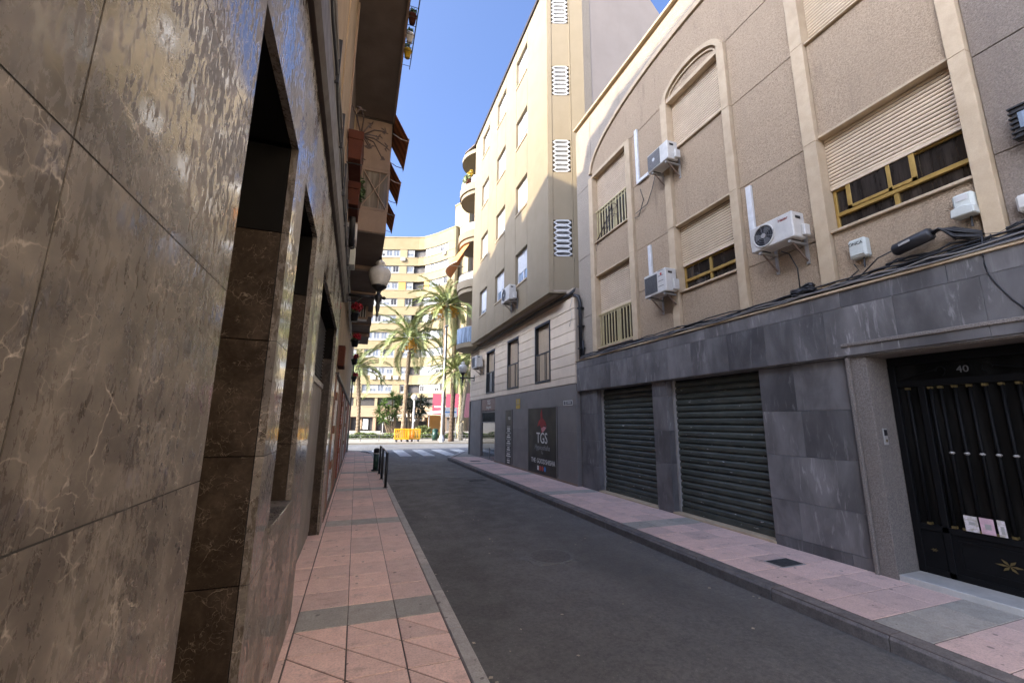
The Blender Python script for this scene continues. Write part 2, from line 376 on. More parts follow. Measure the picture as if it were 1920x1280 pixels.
# ------------------------------------------------------------------ mesh + object helpers
class MB:
    def __init__(s): s.v = []; s.f = []
    def box(s, x0, x1, y0, y1, z0, z1):
        x0, x1 = sorted((x0, x1)); y0, y1 = sorted((y0, y1)); z0, z1 = sorted((z0, z1))
        b = len(s.v)
        s.v += [(x0, y0, z0), (x1, y0, z0), (x1, y1, z0), (x0, y1, z0), (x0, y0, z1), (x1, y0, z1), (x1, y1, z1), (x0, y1, z1)]
        s.f += [tuple(b + i for i in q) for q in ((0, 3, 2, 1), (4, 5, 6, 7), (0, 1, 5, 4), (1, 2, 6, 5), (2, 3, 7, 6), (3, 0, 4, 7))]
        return s
    def prism(s, pts, axis, a0, a1):
        """polygon pts in the two other axes (order: x->(y,z), y->(x,z), z->(x,y)) pushed along axis from a0 to a1"""
        b = len(s.v); n = len(pts)
        for a in (a0, a1):
            for p, q in pts:
                s.v.append({'x': (a, p, q), 'y': (p, a, q), 'z': (p, q, a)}[axis])
        s.f.append(tuple(range(b + n - 1, b - 1, -1))); s.f.append(tuple(range(b + n, b + 2 * n)))
        for i in range(n):
            j = (i + 1) % n
            s.f.append((b + i, b + j, b + n + j, b + n + i))
        return s
    def quad(s, *p):
        b = len(s.v); s.v += [tuple(x) for x in p]; s.f.append(tuple(range(b, b + len(p)))); return s
    def tube(s, pts, r, n=6, r1=None, cap=True):
        pts = [Vector(p) for p in pts]; b = len(s.v); k = len(pts)
        for i, p in enumerate(pts):
            t = (pts[min(i + 1, k - 1)] - pts[max(i - 1, 0)])
            if t.length < 1e-9: t = Vector((0, 0, 1))
            t.normalize()
            a = t.cross(Vector((0, 0, 1)))
            if a.length < .05: a = t.cross(Vector((1, 0, 0)))
            a.normalize(); c = t.cross(a)
            rr = r if r1 is None else r + (r1 - r) * i / max(1, k - 1)
            if isinstance(r, (list, tuple)): rr = r[i]
            for j in range(n):
                an = 2 * PI * j / n
                s.v.append(tuple(p + a * math.cos(an) * rr + c * math.sin(an) * rr))
        for i in range(k - 1):
            for j in range(n):
                s.f.append((b + i * n + j, b + i * n + (j + 1) % n, b + (i + 1) * n + (j + 1) % n, b + (i + 1) * n + j))
        if cap:
            s.f.append(tuple(b + j for j in range(n - 1, -1, -1))); s.f.append(tuple(b + (k - 1) * n + j for j in range(n)))
        return s
    def lathe(s, prof, c, n=16):
        b = len(s.v)
        for r, z in prof:
            for j in range(n):
                a = 2 * PI * j / n
                s.v.append((c[0] + r * math.cos(a), c[1] + r * math.sin(a), c[2] + z))
        for i in range(len(prof) - 1):
            for j in range(n):
                s.f.append((b + i * n + j, b + i * n + (j + 1) % n, b + (i + 1) * n + (j + 1) % n, b + (i + 1) * n + j))
        s.f.append(tuple(b + j for j in range(n - 1, -1, -1))); s.f.append(tuple(b + (len(prof) - 1) * n + j for j in range(n)))
        return s
    def strip(s, path, z0, z1, th):
        """wall following a plan path (list of x,y), outer line on the path, thickness th towards its right-hand side"""
        n = len(path); ps = [Vector(p) for p in path]; inn = []
        for i in range(n):
            t = (ps[min(i + 1, n - 1)] - ps[max(i - 1, 0)]).normalized()
            inn.append(ps[i] + Vector((-t.y, t.x)) * th)
        for i in range(n - 1):
            a, b_, c, d = ps[i], ps[i + 1], inn[i + 1], inn[i]
            b = len(s.v)
            for z in (z0, z1):
                for q in (a, b_, c, d): s.v.append((q.x, q.y, z))
            s.f += [tuple(b + k for k in q) for q in ((0, 3, 2, 1), (4, 5, 6, 7), (0, 1, 5, 4), (2, 3, 7, 6))]
            if i == 0: s.f.append((b + 3, b + 0, b + 4, b + 7))
            if i == n - 2: s.f.append((b + 1, b + 2, b + 6, b + 5))
        return s
    def mesh(s, name, bevel=0, smooth=False):
        me = bpy.data.meshes.new(name); me.from_pydata(s.v, [], s.f)
        bm = bmesh.new(); bm.from_mesh(me)
        bmesh.ops.recalc_face_normals(bm, faces=bm.faces)
        if bevel: bmesh.ops.bevel(bm, geom=bm.edges[:], offset=bevel, segments=1, affect='EDGES', clamp_overlap=True)
        bm.to_mesh(me); bm.free()
        if smooth:
            for p in me.polygons: p.use_smooth = True
        me.update()
        return me

WL = {}
def add(name, me, mat, parent=None, loc=(0, 0, 0), rot=None, scale=None):
    o = bpy.data.objects.new(name, me)
    if mat and not me.materials: me.materials.append(MT[mat] if isinstance(mat, str) else mat)
    loc = Vector(loc); COL.objects.link(o)
    if parent: o.parent = parent; o.location = loc - WL[parent.name]
    else: o.location = loc
    if rot: o.rotation_euler = rot
    if scale: o.scale = scale
    WL[o.name] = loc
    return o
def part(name, mb, mat, parent, bevel=0, smooth=False, label=None):
    o = add(name, mb.mesh(name, bevel, smooth), mat, parent)
    if label: o['label'] = label
    return o
def bx(name, mat, parent, x0, x1, y0, y1, z0, z1, bevel=0):
    return part(name, MB().box(x0, x1, y0, y1, z0, z1), mat, parent, bevel)
def tag(o, label, cat, group=None):
    o['label'] = label; o['category'] = cat
    if group: o['group'] = group
    return o
def thing(name, label, cat, loc=(0, 0, 0), group=None):
    o = bpy.data.objects.new(name, None); COL.objects.link(o); o.location = loc; WL[o.name] = Vector(loc)
    o.empty_display_size = .2
    return tag(o, label, cat, group)
def struct(name, mb, mat, bevel=0):
    o = add(name, mb.mesh(name, bevel), mat); o['kind'] = 'structure'; return o
def text(name, body, mat, parent, origin, u, v, size, align='CENTER', shear=0, depth=.002, sx=1.0):
    """flat lettering: origin point, u reading direction, v up direction"""
    cu = bpy.data.curves.new(name, 'FONT'); cu.body = body; cu.size = size; cu.align_x = align; cu.align_y = 'CENTER'
    cu.extrude = depth; cu.shear = shear; cu.resolution_u = 3
    t = bpy.data.objects.new('tmp', cu); COL.objects.link(t)
    bpy.context.view_layer.update()
    me = bpy.data.meshes.new_from_object(t.evaluated_get(bpy.context.evaluated_depsgraph_get()))
    bpy.data.objects.remove(t); me.name = name
    u = Vector(u).normalized(); v = Vector(v).normalized(); w = u.cross(v); o = Vector(origin)
    for vv in me.vertices:
        c = vv.co.copy(); vv.co = o + u * c.x * sx + v * c.y + w * c.z
    me.materials.clear()
    return add(name, me, mat, parent)
def wob(pts_fn, n, amp, seed):
    r = random.Random(seed)
    return [tuple(Vector(pts_fn(i / (n - 1))) + Vector((r.uniform(-amp, amp) * .3, 0, r.uniform(-amp, amp)))) for i in range(n)]

# ================================================================== GROUND
ZR = -0.12
struct('ground', MB().box(-400, 500, -40, 900, -.6, -.16), 'pave_far')
struct('road', MB().box(.86, 4.03, -8, 13.3, -.5, ZR), 'asphalt')
struct('worn_road', MB().box(.5, 6.5, 13.3, 24.2, -.5, ZR - .004), 'asphalt_worn')
struct('avenue', MB().box(-120, 160, 24.2, 33.4, -.5, ZR - .008), 'avenue')
MB_seam = MB().prism([(.9, 13.25), (1.8, 13.22), (2.9, 13.27), (4.0, 13.24), (4.0, 13.31), (2.7, 13.33), (1.6, 13.30), (.9, 13.32)], 'z', ZR - .05, ZR + .006)
seam = struct('road_seam', MB_seam, 'asphalt_patch')
pp = []
for i in range(26):
    a = 2 * PI * i / 26; r = random.uniform(.75, 1.12)
    pp.append((2.48 + .42 * r * math.cos(a), 5.35 + .33 * r * math.sin(a)))
struct('road_patch', MB().prism(pp, 'z', ZR - .05, ZR + .006), 'asphalt_patch')
lit = MB(); rr0 = random.Random(77)
for q in range(150):
    yq = rr0.uniform(3.0, 20); xq = rr0.choice([rr0.uniform(1.0, 3.9), 3.93 - abs(rr0.gauss(0, .05)), .97 + abs(rr0.gauss(0, .06)), rr0.uniform(1.2, 2.6)])
    a_ = rr0.uniform(0, 2 * PI); sz_ = rr0.uniform(.006, .02); z_ = ZR + .009
    lit.quad(*[(xq + sz_ * rr0.uniform(.6, 1.3) * math.cos(a_ + k_ * PI / 2), yq + sz_ * math.sin(a_ + k_ * PI / 2), z_ + rr0.uniform(0, .006)) for k_ in range(4)])
lo = add('road_litter', lit.mesh('road_litter'), 'litter'); lo['kind'] = 'stuff'; tag(lo, 'tiny pale leaves and grit scattered over the asphalt', 'litter')
mh = thing('manhole_cover', 'round worn manhole cover in the patched middle of the road', 'manhole cover', (2.5, 5.35, ZR))
part('frame', MB().lathe([(.30, 0), (.30, .012), (.27, .012)], (2.5, 5.35, ZR), 28), 'asphalt_patch', mh)
part('lid', MB().lathe([(.262, 0), (.262, .013), (.25, .015)], (2.5, 5.35, ZR), 28), 'iron_worn', mh)
# zebra crossing
zebra = thing('zebra_crossing', 'white painted zebra crossing at the far mouth of the street', 'crossing', (2, 24, ZR))
for k in range(-6, 9):
    x = 2.15 + 1.15 * k
    part('stripe', MB().box(x, x + .58, 21.9 if x > .6 else 25.6, 26.6, ZR - .02, ZR + .006), 'white_paint', zebra)

# ---- left pavement
lp = struct('left_pavement', MB().prism([(-.56, -6), (.80, -6), (.80, 22.5), (.55, 23.8), (.0, 24.8), (-1, 25.3), (-3.5, 25.6), (-3.5, 25), (-.56, 25)], 'z', -.4, -.006), 'joint')
TW = .385
def tile_mesh(w, l, g=.005, h=.03, name='tile'):
    return MB().box(g * .55, w - g * .55, g, l - g, -h, 0).mesh(name, .003)
tm = {}
def tile(parent, x, y, w, l, mat, jz):
    k = (round(w, 3), round(l, 3), mat)
    if k not in tm: tm[k] = tile_mesh(w, l)
    return add('paving_tile', tm[k], mat, parent, (x, y, jz))
colx = [(-.545, .205), (-.335, TW), (.05, TW), (.435, .36)]
tri_a = {}
y = 3.93; rowi = 0
ys = []
yy = 3.93
while yy < 24.6: ys.append(yy); yy += TW
for i, y in enumerate(ys):
    grey = (i % 9 == 0)
    xmax = .795 if y < 22 else .795 - (y - 22) * .28
    for x, w in colx:
        l = TW
        w2 = min(w, xmax - x)
        if w2 < .02: continue
        tile(lp, x, y, w2, l, 'grey_tile' if (grey and x > -.38) else 'pink', random.uniform(-.0015, .0015))
y = 3.93
while y > 1.0:
    y -= TW
    for x, w in colx:
        if x < -.38: tile(lp, x, y, w, TW, 'pink', 0); continue
        g = .005
        k = round(w, 3)
        if k not in tri_a:
            a = MB().prism([(g, g), (w - 2.6 * g, g), (g, TW - 2.6 * g)], 'z', -.03, 0).mesh('half_tile', .002)
            b = MB().prism([(w - g, 2.6 * g), (w - g, TW - g), (2.6 * g, TW - g)], 'z', -.03, 0).mesh('half_tile', .002)
            tri_a[k] = (a, b)
        for me in tri_a[k]: add('paving_tile', me, 'pink', lp, (x, y, random.uniform(-.001, .001)))
km = MB().box(0, .105, .004, .796, -.3, 0).mesh('kerbstone', .008)
for i in range(27):
    add('kerbstone', km, 'kerb', lp, (.80, 1.2 + .8 * i, random.uniform(-.003, .003)))
# curved kerb at far corner
cp = [(.905, 22.8), (.80, 23.6), (.5, 24.4), (0, 25.0), (-.9, 25.4), (-3.4, 25.7)]
part('kerbstone', MB().strip([(p[0], p[1]) for p in cp], -.3, .002, .11), 'kerb', lp)

# ---- right pavement
rp = struct('right_pavement', MB().prism([(4.02, -8), (5.75, -8), (5.75, 21.3), (12, 22.3), (12, 24.2), (6.6, 24.2), (5.6, 23), (4.02, 19.4)], 'z', -.4, -.006), 'joint')
ty = -.6; i = 0
rows = []
while ty < 19.2: rows.append(ty); ty += .40
gy = (2.2, 5.8, 9.0, 12.6, 16.2)
for r_ in rows:
    grey = any(abs(r_ + .2 - g - .15) < .2 for g in gy)
    for cx, w in ((4.17, .44), (4.61, .45), (5.06, .44)):
        if grey: mt = 'grey_tile'
        else: mt = 'pink_r'
        k = (w, 'r', mt)
        if k not in tm: tm[k] = MB().box(.004, w - .004, .005, .395, -.03, 0).mesh('tile', .003)
        add('paving_tile', tm[k], mt, rp, (cx, r_, random.uniform(-.001, .001)))
for r_ in rows:
    k = ('edge', 'pink_r')
    if k not in tm: tm[k] = MB().box(.004, .2, .005, .395, -.03, 0).mesh('tile', .003)
    if r_ > 9.4 or r_ < 1.4 or not (1.5 < r_ < 9.5):
        pass
    add('paving_tile', tm[k], 'pink_r', rp, (5.50, r_, 0))
add('pavement_slab', MB().prism([(4.2, 19.25), (5.7, 19.25), (5.7, 21.35), (12, 22.4), (12, 24.0), (6.7, 24.0), (5.7, 22.85)], 'z', -.03, 0).mesh('slab', .003), 'pave_far', rp)
km2 = MB().prism([(0, -.3), (0, -.03), (.03, 0), (.16, 0), (.16, -.3)], 'y', .004, .996).mesh('kerbstone', .004)
for i in range(21):
    add('kerbstone', km2, 'kerb_dark', rp, (4.0, -1.6 + i, random.uniform(-.004, .004)))
part('kerbstone', MB().strip([(12, 24.3), (6.6, 24.25), (5.55, 23.05), (3.99, 19.4)], -.3, .002, .15), 'kerb', rp)
cov = thing('utility_cover', 'grey cast metal utility cover set in the right pavement before the grey marble wall', 'manhole cover', (4.86, 3.9, 0))
part('frame', MB().box(4.66, 5.03, 3.77, 4.02, -.02, .003), 'steel', cov)
part('lid', MB().box(4.68, 5.01, 3.79, 4.00, -.02, .007), 'iron_lid', cov)
cov = thing('utility_cover', 'small utility cover in the far right pavement before the shop window', 'manhole cover', (4.7, 17.2, 0))
part('frame', MB().box(4.5, 4.95, 17.1, 17.5, -.02, .003), 'steel', cov)
part('lid', MB().box(4.53, 4.92, 17.13, 17.47, -.02, .007), 'iron_lid', cov)
cov = thing('road_drain', 'small dark drain cover in the road near the right kerb', 'drain', (3.5, 12.6, ZR))
part('frame', MB().box(3.25, 3.75, 12.45, 12.8, ZR - .02, ZR + .008), 'iron_lid', cov)
for k in range(5): part('bar', MB().box(3.28 + k * .09, 3.34 + k * .09, 12.48, 12.77, ZR - .02, ZR + .014), 'iron_lid', cov)

# far pavement, planting strip
struct('far_pavement', MB().box(-120, 160, 33.4, 71.0, -.5, -.01), 'pave_far')
struct('far_kerb', MB().box(-120, 160, 33.2, 33.398, -.5, .0), 'pave_far')

# ================================================================== LEFT: MARBLE-CLAD BUILDING
XL = -.385
lb = thing('marble_clad_building', 'near left building clad in large polished brown marble panels', 'building', (-3, 1, 0))
core = MB()
core.box(-8, -.95, -1.2, 7.62, -.3, 7.6)                      # body behind the recesses
for y0, y1 in ((-1.2, 1.40), (2.24, 2.57), (3.38, 4.15), (6.92, 7.62)): core.box(-.951, XL - .036, y0 + .03, y1 - .03, -.3, 3.0)
core.box(-.951, XL - .036, -1.2, 7.62, 3.03, 4.05)
core.box(-.951, XL - .036, 2.5, 3.45, -.3, .98)
part('wall_core', core, 'core', lb)
part('gable_wall', MB().box(-8, XL - .035, -1.25, -1.201, -.3, 7.9), 'left_beige', lb)  # unseen end wall; building stops here to let more daylight into the street
part('joint_filler', MB().box(XL - .035, XL - .0012, -1.195, 1.395, -.05, 3.68).box(XL - .035, XL - .0012, 2.245, 2.565, -.05, 2.985).box(XL - .035, XL - .0012, 3.385, 4.145, -.05, 2.985).box(XL - .035, XL - .0012, 6.925, 7.615, -.05, 2.985).box(XL - .035, XL - .0012, 1.4, 7.615, 2.995, 3.68).box(XL - .035, XL - .0012, 2.57, 3.38, -.05, 1.025), 'joint_dark', lb)
rz = [-.05, .36, .90, 1.437, 1.97, 2.52, 2.99, 3.40, 3.69]
def panel(y0, y1, z0, z1, mat='brown'):
    g = .0018
    return part('marble_panel', MB().box(XL - .034, XL + random.uniform(-.0003, .0003), y0 + g, y1 - g, z0 + g, z1 - g), mat, lb)
near_cols = [-1.2, -.76, -.045, .676, 1.40]
for a, b in zip(near_cols[:-1], near_cols[1:]):
    for z0, z1 in zip(rz[:-3], rz[1:-2]): panel(a, b, z0, z1)
for a, b in ((2.24, 2.57), (3.38, 4.15), (6.92, 7.62)):
    for z0, z1 in zip(rz[:-3], rz[1:-2]):
        panel(a, b, z0, z1)
for z0, z1 in ((-.05, .36), (.36, .90), (.90, 1.03)): panel(2.57, 3.38, z0, z1)
top_cols = [-1.2, -.76, -.045, .676, 1.40, 2.24, 2.97, 3.76, 4.55, 5.35, 6.15, 6.92, 7.62]
for a, b in zip(top_cols[:-1], top_cols[1:]):
    panel(a, b, 2.99, 3.40); panel(a, b, 3.40, 3.69)
# marble reveals, recess shade painted into their colour
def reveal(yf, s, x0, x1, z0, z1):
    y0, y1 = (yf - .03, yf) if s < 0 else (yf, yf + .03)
    part('reveal_panel', MB().box(x0 + .002, x1 - .002, y0, y1, z0 + .002, z1 - .002), 'brown_shaded' if z0 < 2.4 else 'core', lb, .0015)  # top panels near-black, painting in the deep shade of the recess
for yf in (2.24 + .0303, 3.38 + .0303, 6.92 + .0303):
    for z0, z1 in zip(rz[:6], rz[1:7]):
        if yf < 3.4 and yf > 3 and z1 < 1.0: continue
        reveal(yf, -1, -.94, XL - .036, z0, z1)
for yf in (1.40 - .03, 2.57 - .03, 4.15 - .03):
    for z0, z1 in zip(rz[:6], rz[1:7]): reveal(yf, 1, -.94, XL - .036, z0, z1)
for a, b in ((1.43, 2.21), (2.60, 3.35), (4.18, 6.9)):
    part('recess_soffit', MB().box(-.94, XL - .036, a, b, 2.995, 3.029), 'core', lb)  # near-black soffit carries the recess shade in its colour
part('window_sill', MB().box(-.94, XL + .012, 2.575, 3.375, 1.03, 1.06), 'brown', lb, .003)
w = part('window', MB().box(-.90, -.86, 2.60, 3.35, 1.06, 2.99), 'black', lb)
part('pane', MB().box(-.859, -.852, 2.65, 3.30, 1.11, 2.94), 'glass', w)
d1 = part('door', MB().box(-.90, -.86, 1.43, 2.21, 0, 2.99), 'black', lb)
part('pane', MB().box(-.859, -.852, 1.52, 2.12, .3, 2.85), 'glass', d1)
# recessed metal garage door with louvres above
gd = part('garage_door', MB().box(-.56, -.525, 4.12, 6.95, .0, 2.06), 'tgs_dark', lb, .002)
for k in range(7):
    part('door_panel', MB().box(-.527, -.518, 4.15 + k * .4, 4.54 + k * .4, .06, 2.02), 'tgs_dark', gd, .004)
part('transom_rail', MB().box(-.57, -.505, 4.12, 6.95, 2.06, 2.13), 'steel', lb, .003)
lv = part('louvre_vent', MB().box(-.60, -.57, 4.12, 6.95, 2.13, 2.99), 'black', lb)
lm_ = MB().box(0, .03, 4.14, 6.93, 0, .012).mesh('louvre')
for k in range(17):
    add('louvre', lm_, 'grille', lv, (-.565, 0, 2.15 + k * .049), (0, 0, 0))
# ledge, first-floor wall, soffit, eaves
part('ledge', MB().prism([(-.95, 3.692), (XL + .03, 3.692), (XL + .055, 3.75), (XL + .05, 4.07), (-.95, 4.09)], 'y', -1.2, 7.9), 'brown_metal', lb)
part('upper_wall', MB().box(-.95, XL - .01, -1.2, 5.5, 4.09, 7.48), 'left_beige', lb)
part('wall_trim', MB().box(-.95, XL + .012, 5.44, 5.52, 4.6, 7.478), 'left_pink', lb, .004)
part('wall_rib', MB().box(-.5, XL + .004, 4.2, 4.26, 4.6, 7.478), 'left_beige', lb, .004)
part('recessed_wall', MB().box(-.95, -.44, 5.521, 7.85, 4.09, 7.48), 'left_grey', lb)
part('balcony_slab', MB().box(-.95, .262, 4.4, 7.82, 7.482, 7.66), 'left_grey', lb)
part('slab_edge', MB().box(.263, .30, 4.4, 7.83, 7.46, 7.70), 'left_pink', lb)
part('roof_parapet', MB().box(-8, .26, -1.2, 7.85, 7.662, 7.95), 'left_beige', lb)
part('roof_eave', MB().box(-8, .30, 4.39, 7.85, 7.951, 8.02), 'left_pink', lb)
# cables along the ledge
cb = thing('cable_bundle', 'dark bundle of cables strung along the ledge over the brown marble wall', 'cables', (-.33, 2, 4.1))
for k, (dx, z, r, mt) in enumerate(((.030, 4.14, .018, 'cable_grey'), (.045, 4.20, .022, 'cable'), (.03, 4.27, .016, 'cable'), (.05, 4.33, .014, 'cable_grey'), (.03, 4.39, .02, 'cable'), (.04, 4.45, .012, 'cable'), (.02, 4.52, .009, 'cable'))):
    part('cable', MB().tube(wob(lambda t: (XL + dx, -1.2 + 14.7 * t, z), 40, .018, k), r, 6), mt, cb, smooth=True)
for k in range(7):
    yk = 2.2 + k * .85
    part('cable_clip', MB().box(XL - .01, XL + .075, yk, yk + .02, 4.1 + .02 * (k % 3), 4.5), 'cable', cb)

# ================================================================== LEFT: BRICK-AND-TILE BUILDING
bb = thing('tiled_apartment_building', 'left building beyond the marble one, brick and pale tile ground floor, dark balcony undersides', 'building', (-3, 15, 0))
XB = -.40
part('wall_core', MB().box(-8, XB - .02, 7.66, 25.0, -.3, 2.40), 'core', bb)
part('upper_wall', MB().box(-8, XB - .02, 7.66, 25.0, 2.44, 7.6), 'left_beige', bb)
part('canopy_strip', MB().box(XB - .05, XB + .055, 8.0, 24.9, 2.38, 2.44), 'brown_metal', bb)
def bstrip(y0, y1, mat, x=0.0, z0=.12, z1=2.379, name='cladding_strip'):
    part(name, MB().box(XB - .021, XB + x, y0, y1, z0, z1), mat, bb, .002)
part('plinth', MB().box(XB - .021, XB + .02, 7.68, 24.98, -.1, .118), 'left_grey', bb)
ypos = 7.68
pat = [('left_pink', .25, .02), ('brick', .5, .01), ('blue_tile', 1.3, 0), ('left_pink', .2, .02), ('brick', .9, .015), ('left_pink', .3, .02), ('brown_shaded', 1.1, -.012), ('brick', .4, .015), ('blue_tile', .9, 0), ('brick', .6, .015), ('tgs_dark', 2.2, -.01)]
k = 0
while ypos < 24.9:
    mt, wd, x = pat[k % len(pat)]; k += 1
    y1 = min(ypos + wd, 24.98)
    if mt == 'brick':
        nb = 26
        hb = (2.379 - .12) / nb
        for q in range(nb):
            part('brick_course', MB().box(XB - .021, XB + x, ypos + .002, y1 - .002, .12 + q * hb + .004, .12 + (q + 1) * hb - .004), 'brick', bb)
    else: bstrip(ypos + .002, y1 - .002, mt, x)
    if mt == 'blue_tile':
        for zz in (.72, 1.36, 1.98):
            part('accent_tile', MB().box(XB - .02, XB + .03, ypos + .15, ypos + .55, zz, zz + .14), 'wood', bb, .003)
    ypos = y1
# balconies: glazed bay + soffits running down the street
part('bay_end_wall', MB().box(XB - .02, .262, 7.87, 7.95, 6.42, 7.47), 'left_pink', bb, .004)
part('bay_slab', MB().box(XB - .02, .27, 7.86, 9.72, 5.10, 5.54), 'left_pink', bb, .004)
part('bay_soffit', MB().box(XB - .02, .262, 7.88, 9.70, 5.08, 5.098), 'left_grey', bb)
gl = part('glazed_screen', MB().box(-.235, .255, 7.90, 7.906, 5.58, 6.38), 'pale_glass', bb)
fr = MB(); fr.box(-.26, .28, 7.87, 7.92, 6.36, 6.42).box(-.26, .28, 7.87, 7.92, 5.545, 5.60).box(-.26, -.22, 7.87, 7.92, 5.60, 6.36).box(.24, .28, 7.87, 7.92, 5.60, 6.36).box(.08, .10, 7.88, 7.91, 5.60, 6.36)
part('screen_frame', fr, 'left_pink', bb, .003)
part('cross_brace', MB().tube([(-.22, 7.885, 5.6), (.24, 7.885, 6.36)], .012, 5), 'left_pink', bb)
part('cross_brace', MB().tube([(-.22, 7.875, 6.36), (.24, 7.875, 5.6)], .012, 5), 'left_pink', bb)
part('bay_front', MB().box(.225, .27, 7.96, 9.72, 5.542, 7.46), 'left_pink', bb)
part('bay_wall', MB().box(XB - .015, -.37, 7.96, 9.7, 5.6, 6.3), 'blind', bb)
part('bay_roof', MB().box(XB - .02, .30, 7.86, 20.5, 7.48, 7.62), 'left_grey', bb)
seg = [9.74, 11.9, 14.3, 15.9, 18.0, 20.5]
for i, (a, b) in enumerate(zip(seg[:-1], seg[1:])):
    dz = (-.02, .03, -.03, .02, -.02)[i]
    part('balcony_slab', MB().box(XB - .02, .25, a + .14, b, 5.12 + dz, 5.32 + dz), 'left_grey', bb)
    part('slab_beam', MB().box(XB - .02, .265, a, a + .135, 5.02 + dz, 5.34 + dz), 'left_pink', bb, .004)
    part('balcony_parapet', MB().box(.17, .265, a + .14, b, 5.322 + dz, 6.2), 'left_pink', bb)
part('roof_parapet', MB().box(-8, .28, 7.87, 25.0, 7.622, 7.95), 'left_pink', bb)
part('far_pipe', MB().tube([(XB + .06, 23.8, 0), (XB + .06, 23.8, 5.0)], .045, 7), 'cable_grey', bb)

# unseen block added behind the left-hand houses to cast the street's shadow edge
rk = thing('shadow_block', 'unseen ochre block added behind the left houses to shade the street', 'building', (-16, 3, 0))
XK = -12.0; SL = -SUN.z / SUN.x; SA = SUN.y / SUN.x
sh_ = [(-6.0, 9.9), (5.6, 9.62), (7.74, 9.62), (8.05, 9.46), (9.0, 9.35), (9.3, 8.95), (10.5, 8.95), (12.55, 8.36), (12.65, 9.0), (13.3, 9.42), (14.6, 9.0), (16.3, 8.42), (16.35, 8.85), (16.8, 8.9), (19.0, 8.5), (19.05, 8.75), (22.5, 8.7)]
sh_[0] = (.4, 9.7)
prof = [(.4 - SA * (4.9 - XK), 0.0)] + [(y_ - SA * (4.9 - XK), z_ + SL * ((5.5 if y_ < 9.1 else 4.9) - XK)) for y_, z_ in sh_]  # roofline worked back from the wanted shadow edge
prof.append((prof[-1][0], 0.0))
part('wall', MB().prism(prof, 'x', -22, XK), 'left_beige', rk)
part('cornice', MB().box(XK + .001, XK + .25, -3.0, prof[-1][0], 14.8, 15.1), 'left_pink', rk)

# unseen cream row added behind the camera to bounce warm sunlight forward
rr_b = thing('bounce_row', 'unseen cream row added behind the camera to bounce sunlight into the street', 'building', (9, -10, 0))
part('wall', MB().box(5.5, 13, -24, -1.26, -.3, 12.5), 'clad', rr_b)
part('cornice', MB().box(5.40, 5.499, -24, -1.27, 12.1, 12.5), 'stone', rr_b)

# awnings
def awning(ya, yb, za, label):
    t = thing('balcony_awning', label, 'awning', (.28, ya, za - .5), 'rust awnings on the left balconies')
    nst = 9
    for i in range(nst):
        y0 = ya + (yb - ya) * i / nst; y1 = ya + (yb - ya) * (i + 1) / nst
        part('cloth_stripe', MB().prism([(.285, za), (.565, za - .5), (.565, za - .512), (.285, za - .012)], 'y', y0, y1), 'awning' if i % 2 else 'awning_b', t)
    part('front_bar', MB().tube([(.57, ya - .02, za - .515), (.57, yb + .02, za - .515)], .014, 6), 'left_pink', t)
    part('valance', MB().box(.563, .569, ya, yb, za - .58, za - .52), 'awning', t)
    for yk in (ya + .05, yb - .05):
        part('arm', MB().tube([(.27, yk, za - .42), (.42, yk, za - .50), (.57, yk, za - .52)], .009, 5), 'steel', t)
awning(7.56, 8.62, 7.5, 'rust striped awning nearest the camera, highest of the three on the left')
awning(9.15, 10.2, 7.5, 'rust striped awning, middle one of the three above the left street side')
awning(10.8, 11.95, 7.5, 'rust striped awning, lowest in view of the three above the street lamp')

# planters
def planter(x0, x1, y0, y1, z0, z1, label):
    t = thing('window_box', label, 'planter', ((x0 + x1) / 2, y0, z0))
    h = z1 - z0; i = .02
    part('trough', MB().prism([(x0 + i, z0), (x1 - i, z0), (x1 - .008, z1 - h * .32), (x0 + .008, z1 - h * .32)], 'y', y0 + .01, y1 - .01), 'terracotta', t, .006)
    part('lip', MB().box(x0, x1, y0, y1, z1 - h * .32, z1), 'terracotta', t, .008)
    part('soil', MB().box(x0 + .02, x1 - .02, y0 + .02, y1 - .02, z1 - .01, z1 + .004), 'joint', t)
    part('bracket', MB().tube([(XL, y0 + .1, z0 - .02), (x1, y0 + .1, z0 - .02)], .008, 5), 'black', t)
    return t
planter(-.375, -.175, 5.40, 6.0, 5.0, 5.42, 'large terracotta window box holding a spiky dry plant, higher of the two')
planter(-.39, -.20, 6.55, 7.2, 4.93, 5.33, 'smaller terracotta window box with leafy plant, lower of the two')
dp = thing('dry_succulent', 'dark leggy succulent sprawling out of the large terracotta window box', 'plant', (-.22, 5.6, 5.42))
rr = random.Random(3)
part('pot', MB().lathe([(.045, 0), (.06, .16), (.065, .16), (.065, .19), (.05, .19)], (-.24, 5.7, 5.40), 10), 'marble_white', dp, smooth=True)
tips = [(.12, .35, .12), (.30, .05, .18), (.34, .1, -.02), (.30, .2, -.15), (.12, -.1, -.22), (-.02, -.2, .28), (-.16, -.1, .40), (.1, .3, .42), (.02, .1, -.3), (.22, .3, .25)]
for k, tp in enumerate(tips):
    s0 = Vector((-.22, 5.62, 5.5)); e = s0 + Vector(tp)
    mid = (s0 + e) / 2 + Vector((rr.uniform(-.03, .03), 0, rr.uniform(.02, .09)))
    part('stem', MB().tube([s0, mid, e], .012, 5, .008), 'dry', dp, smooth=True)
    lb_ = MB()
    for q in range(5):
        a = rr.uniform(0, 2 * PI); dv = Vector((math.cos(a), rr.uniform(-.5, .5), math.sin(a))) * .06
        sd_ = Vector((-dv.z, 0, dv.x)).normalized() * .012
        c = e + Vector((rr.uniform(-.03, .03), 0, rr.uniform(-.03, .03)))
        lb_.quad(c - sd_, c + dv * .6 - sd_ * .8, c + dv, c + dv * .6 + sd_ * .8, c + sd_)
    part('leaf_rosette', lb_, 'dry', dp)
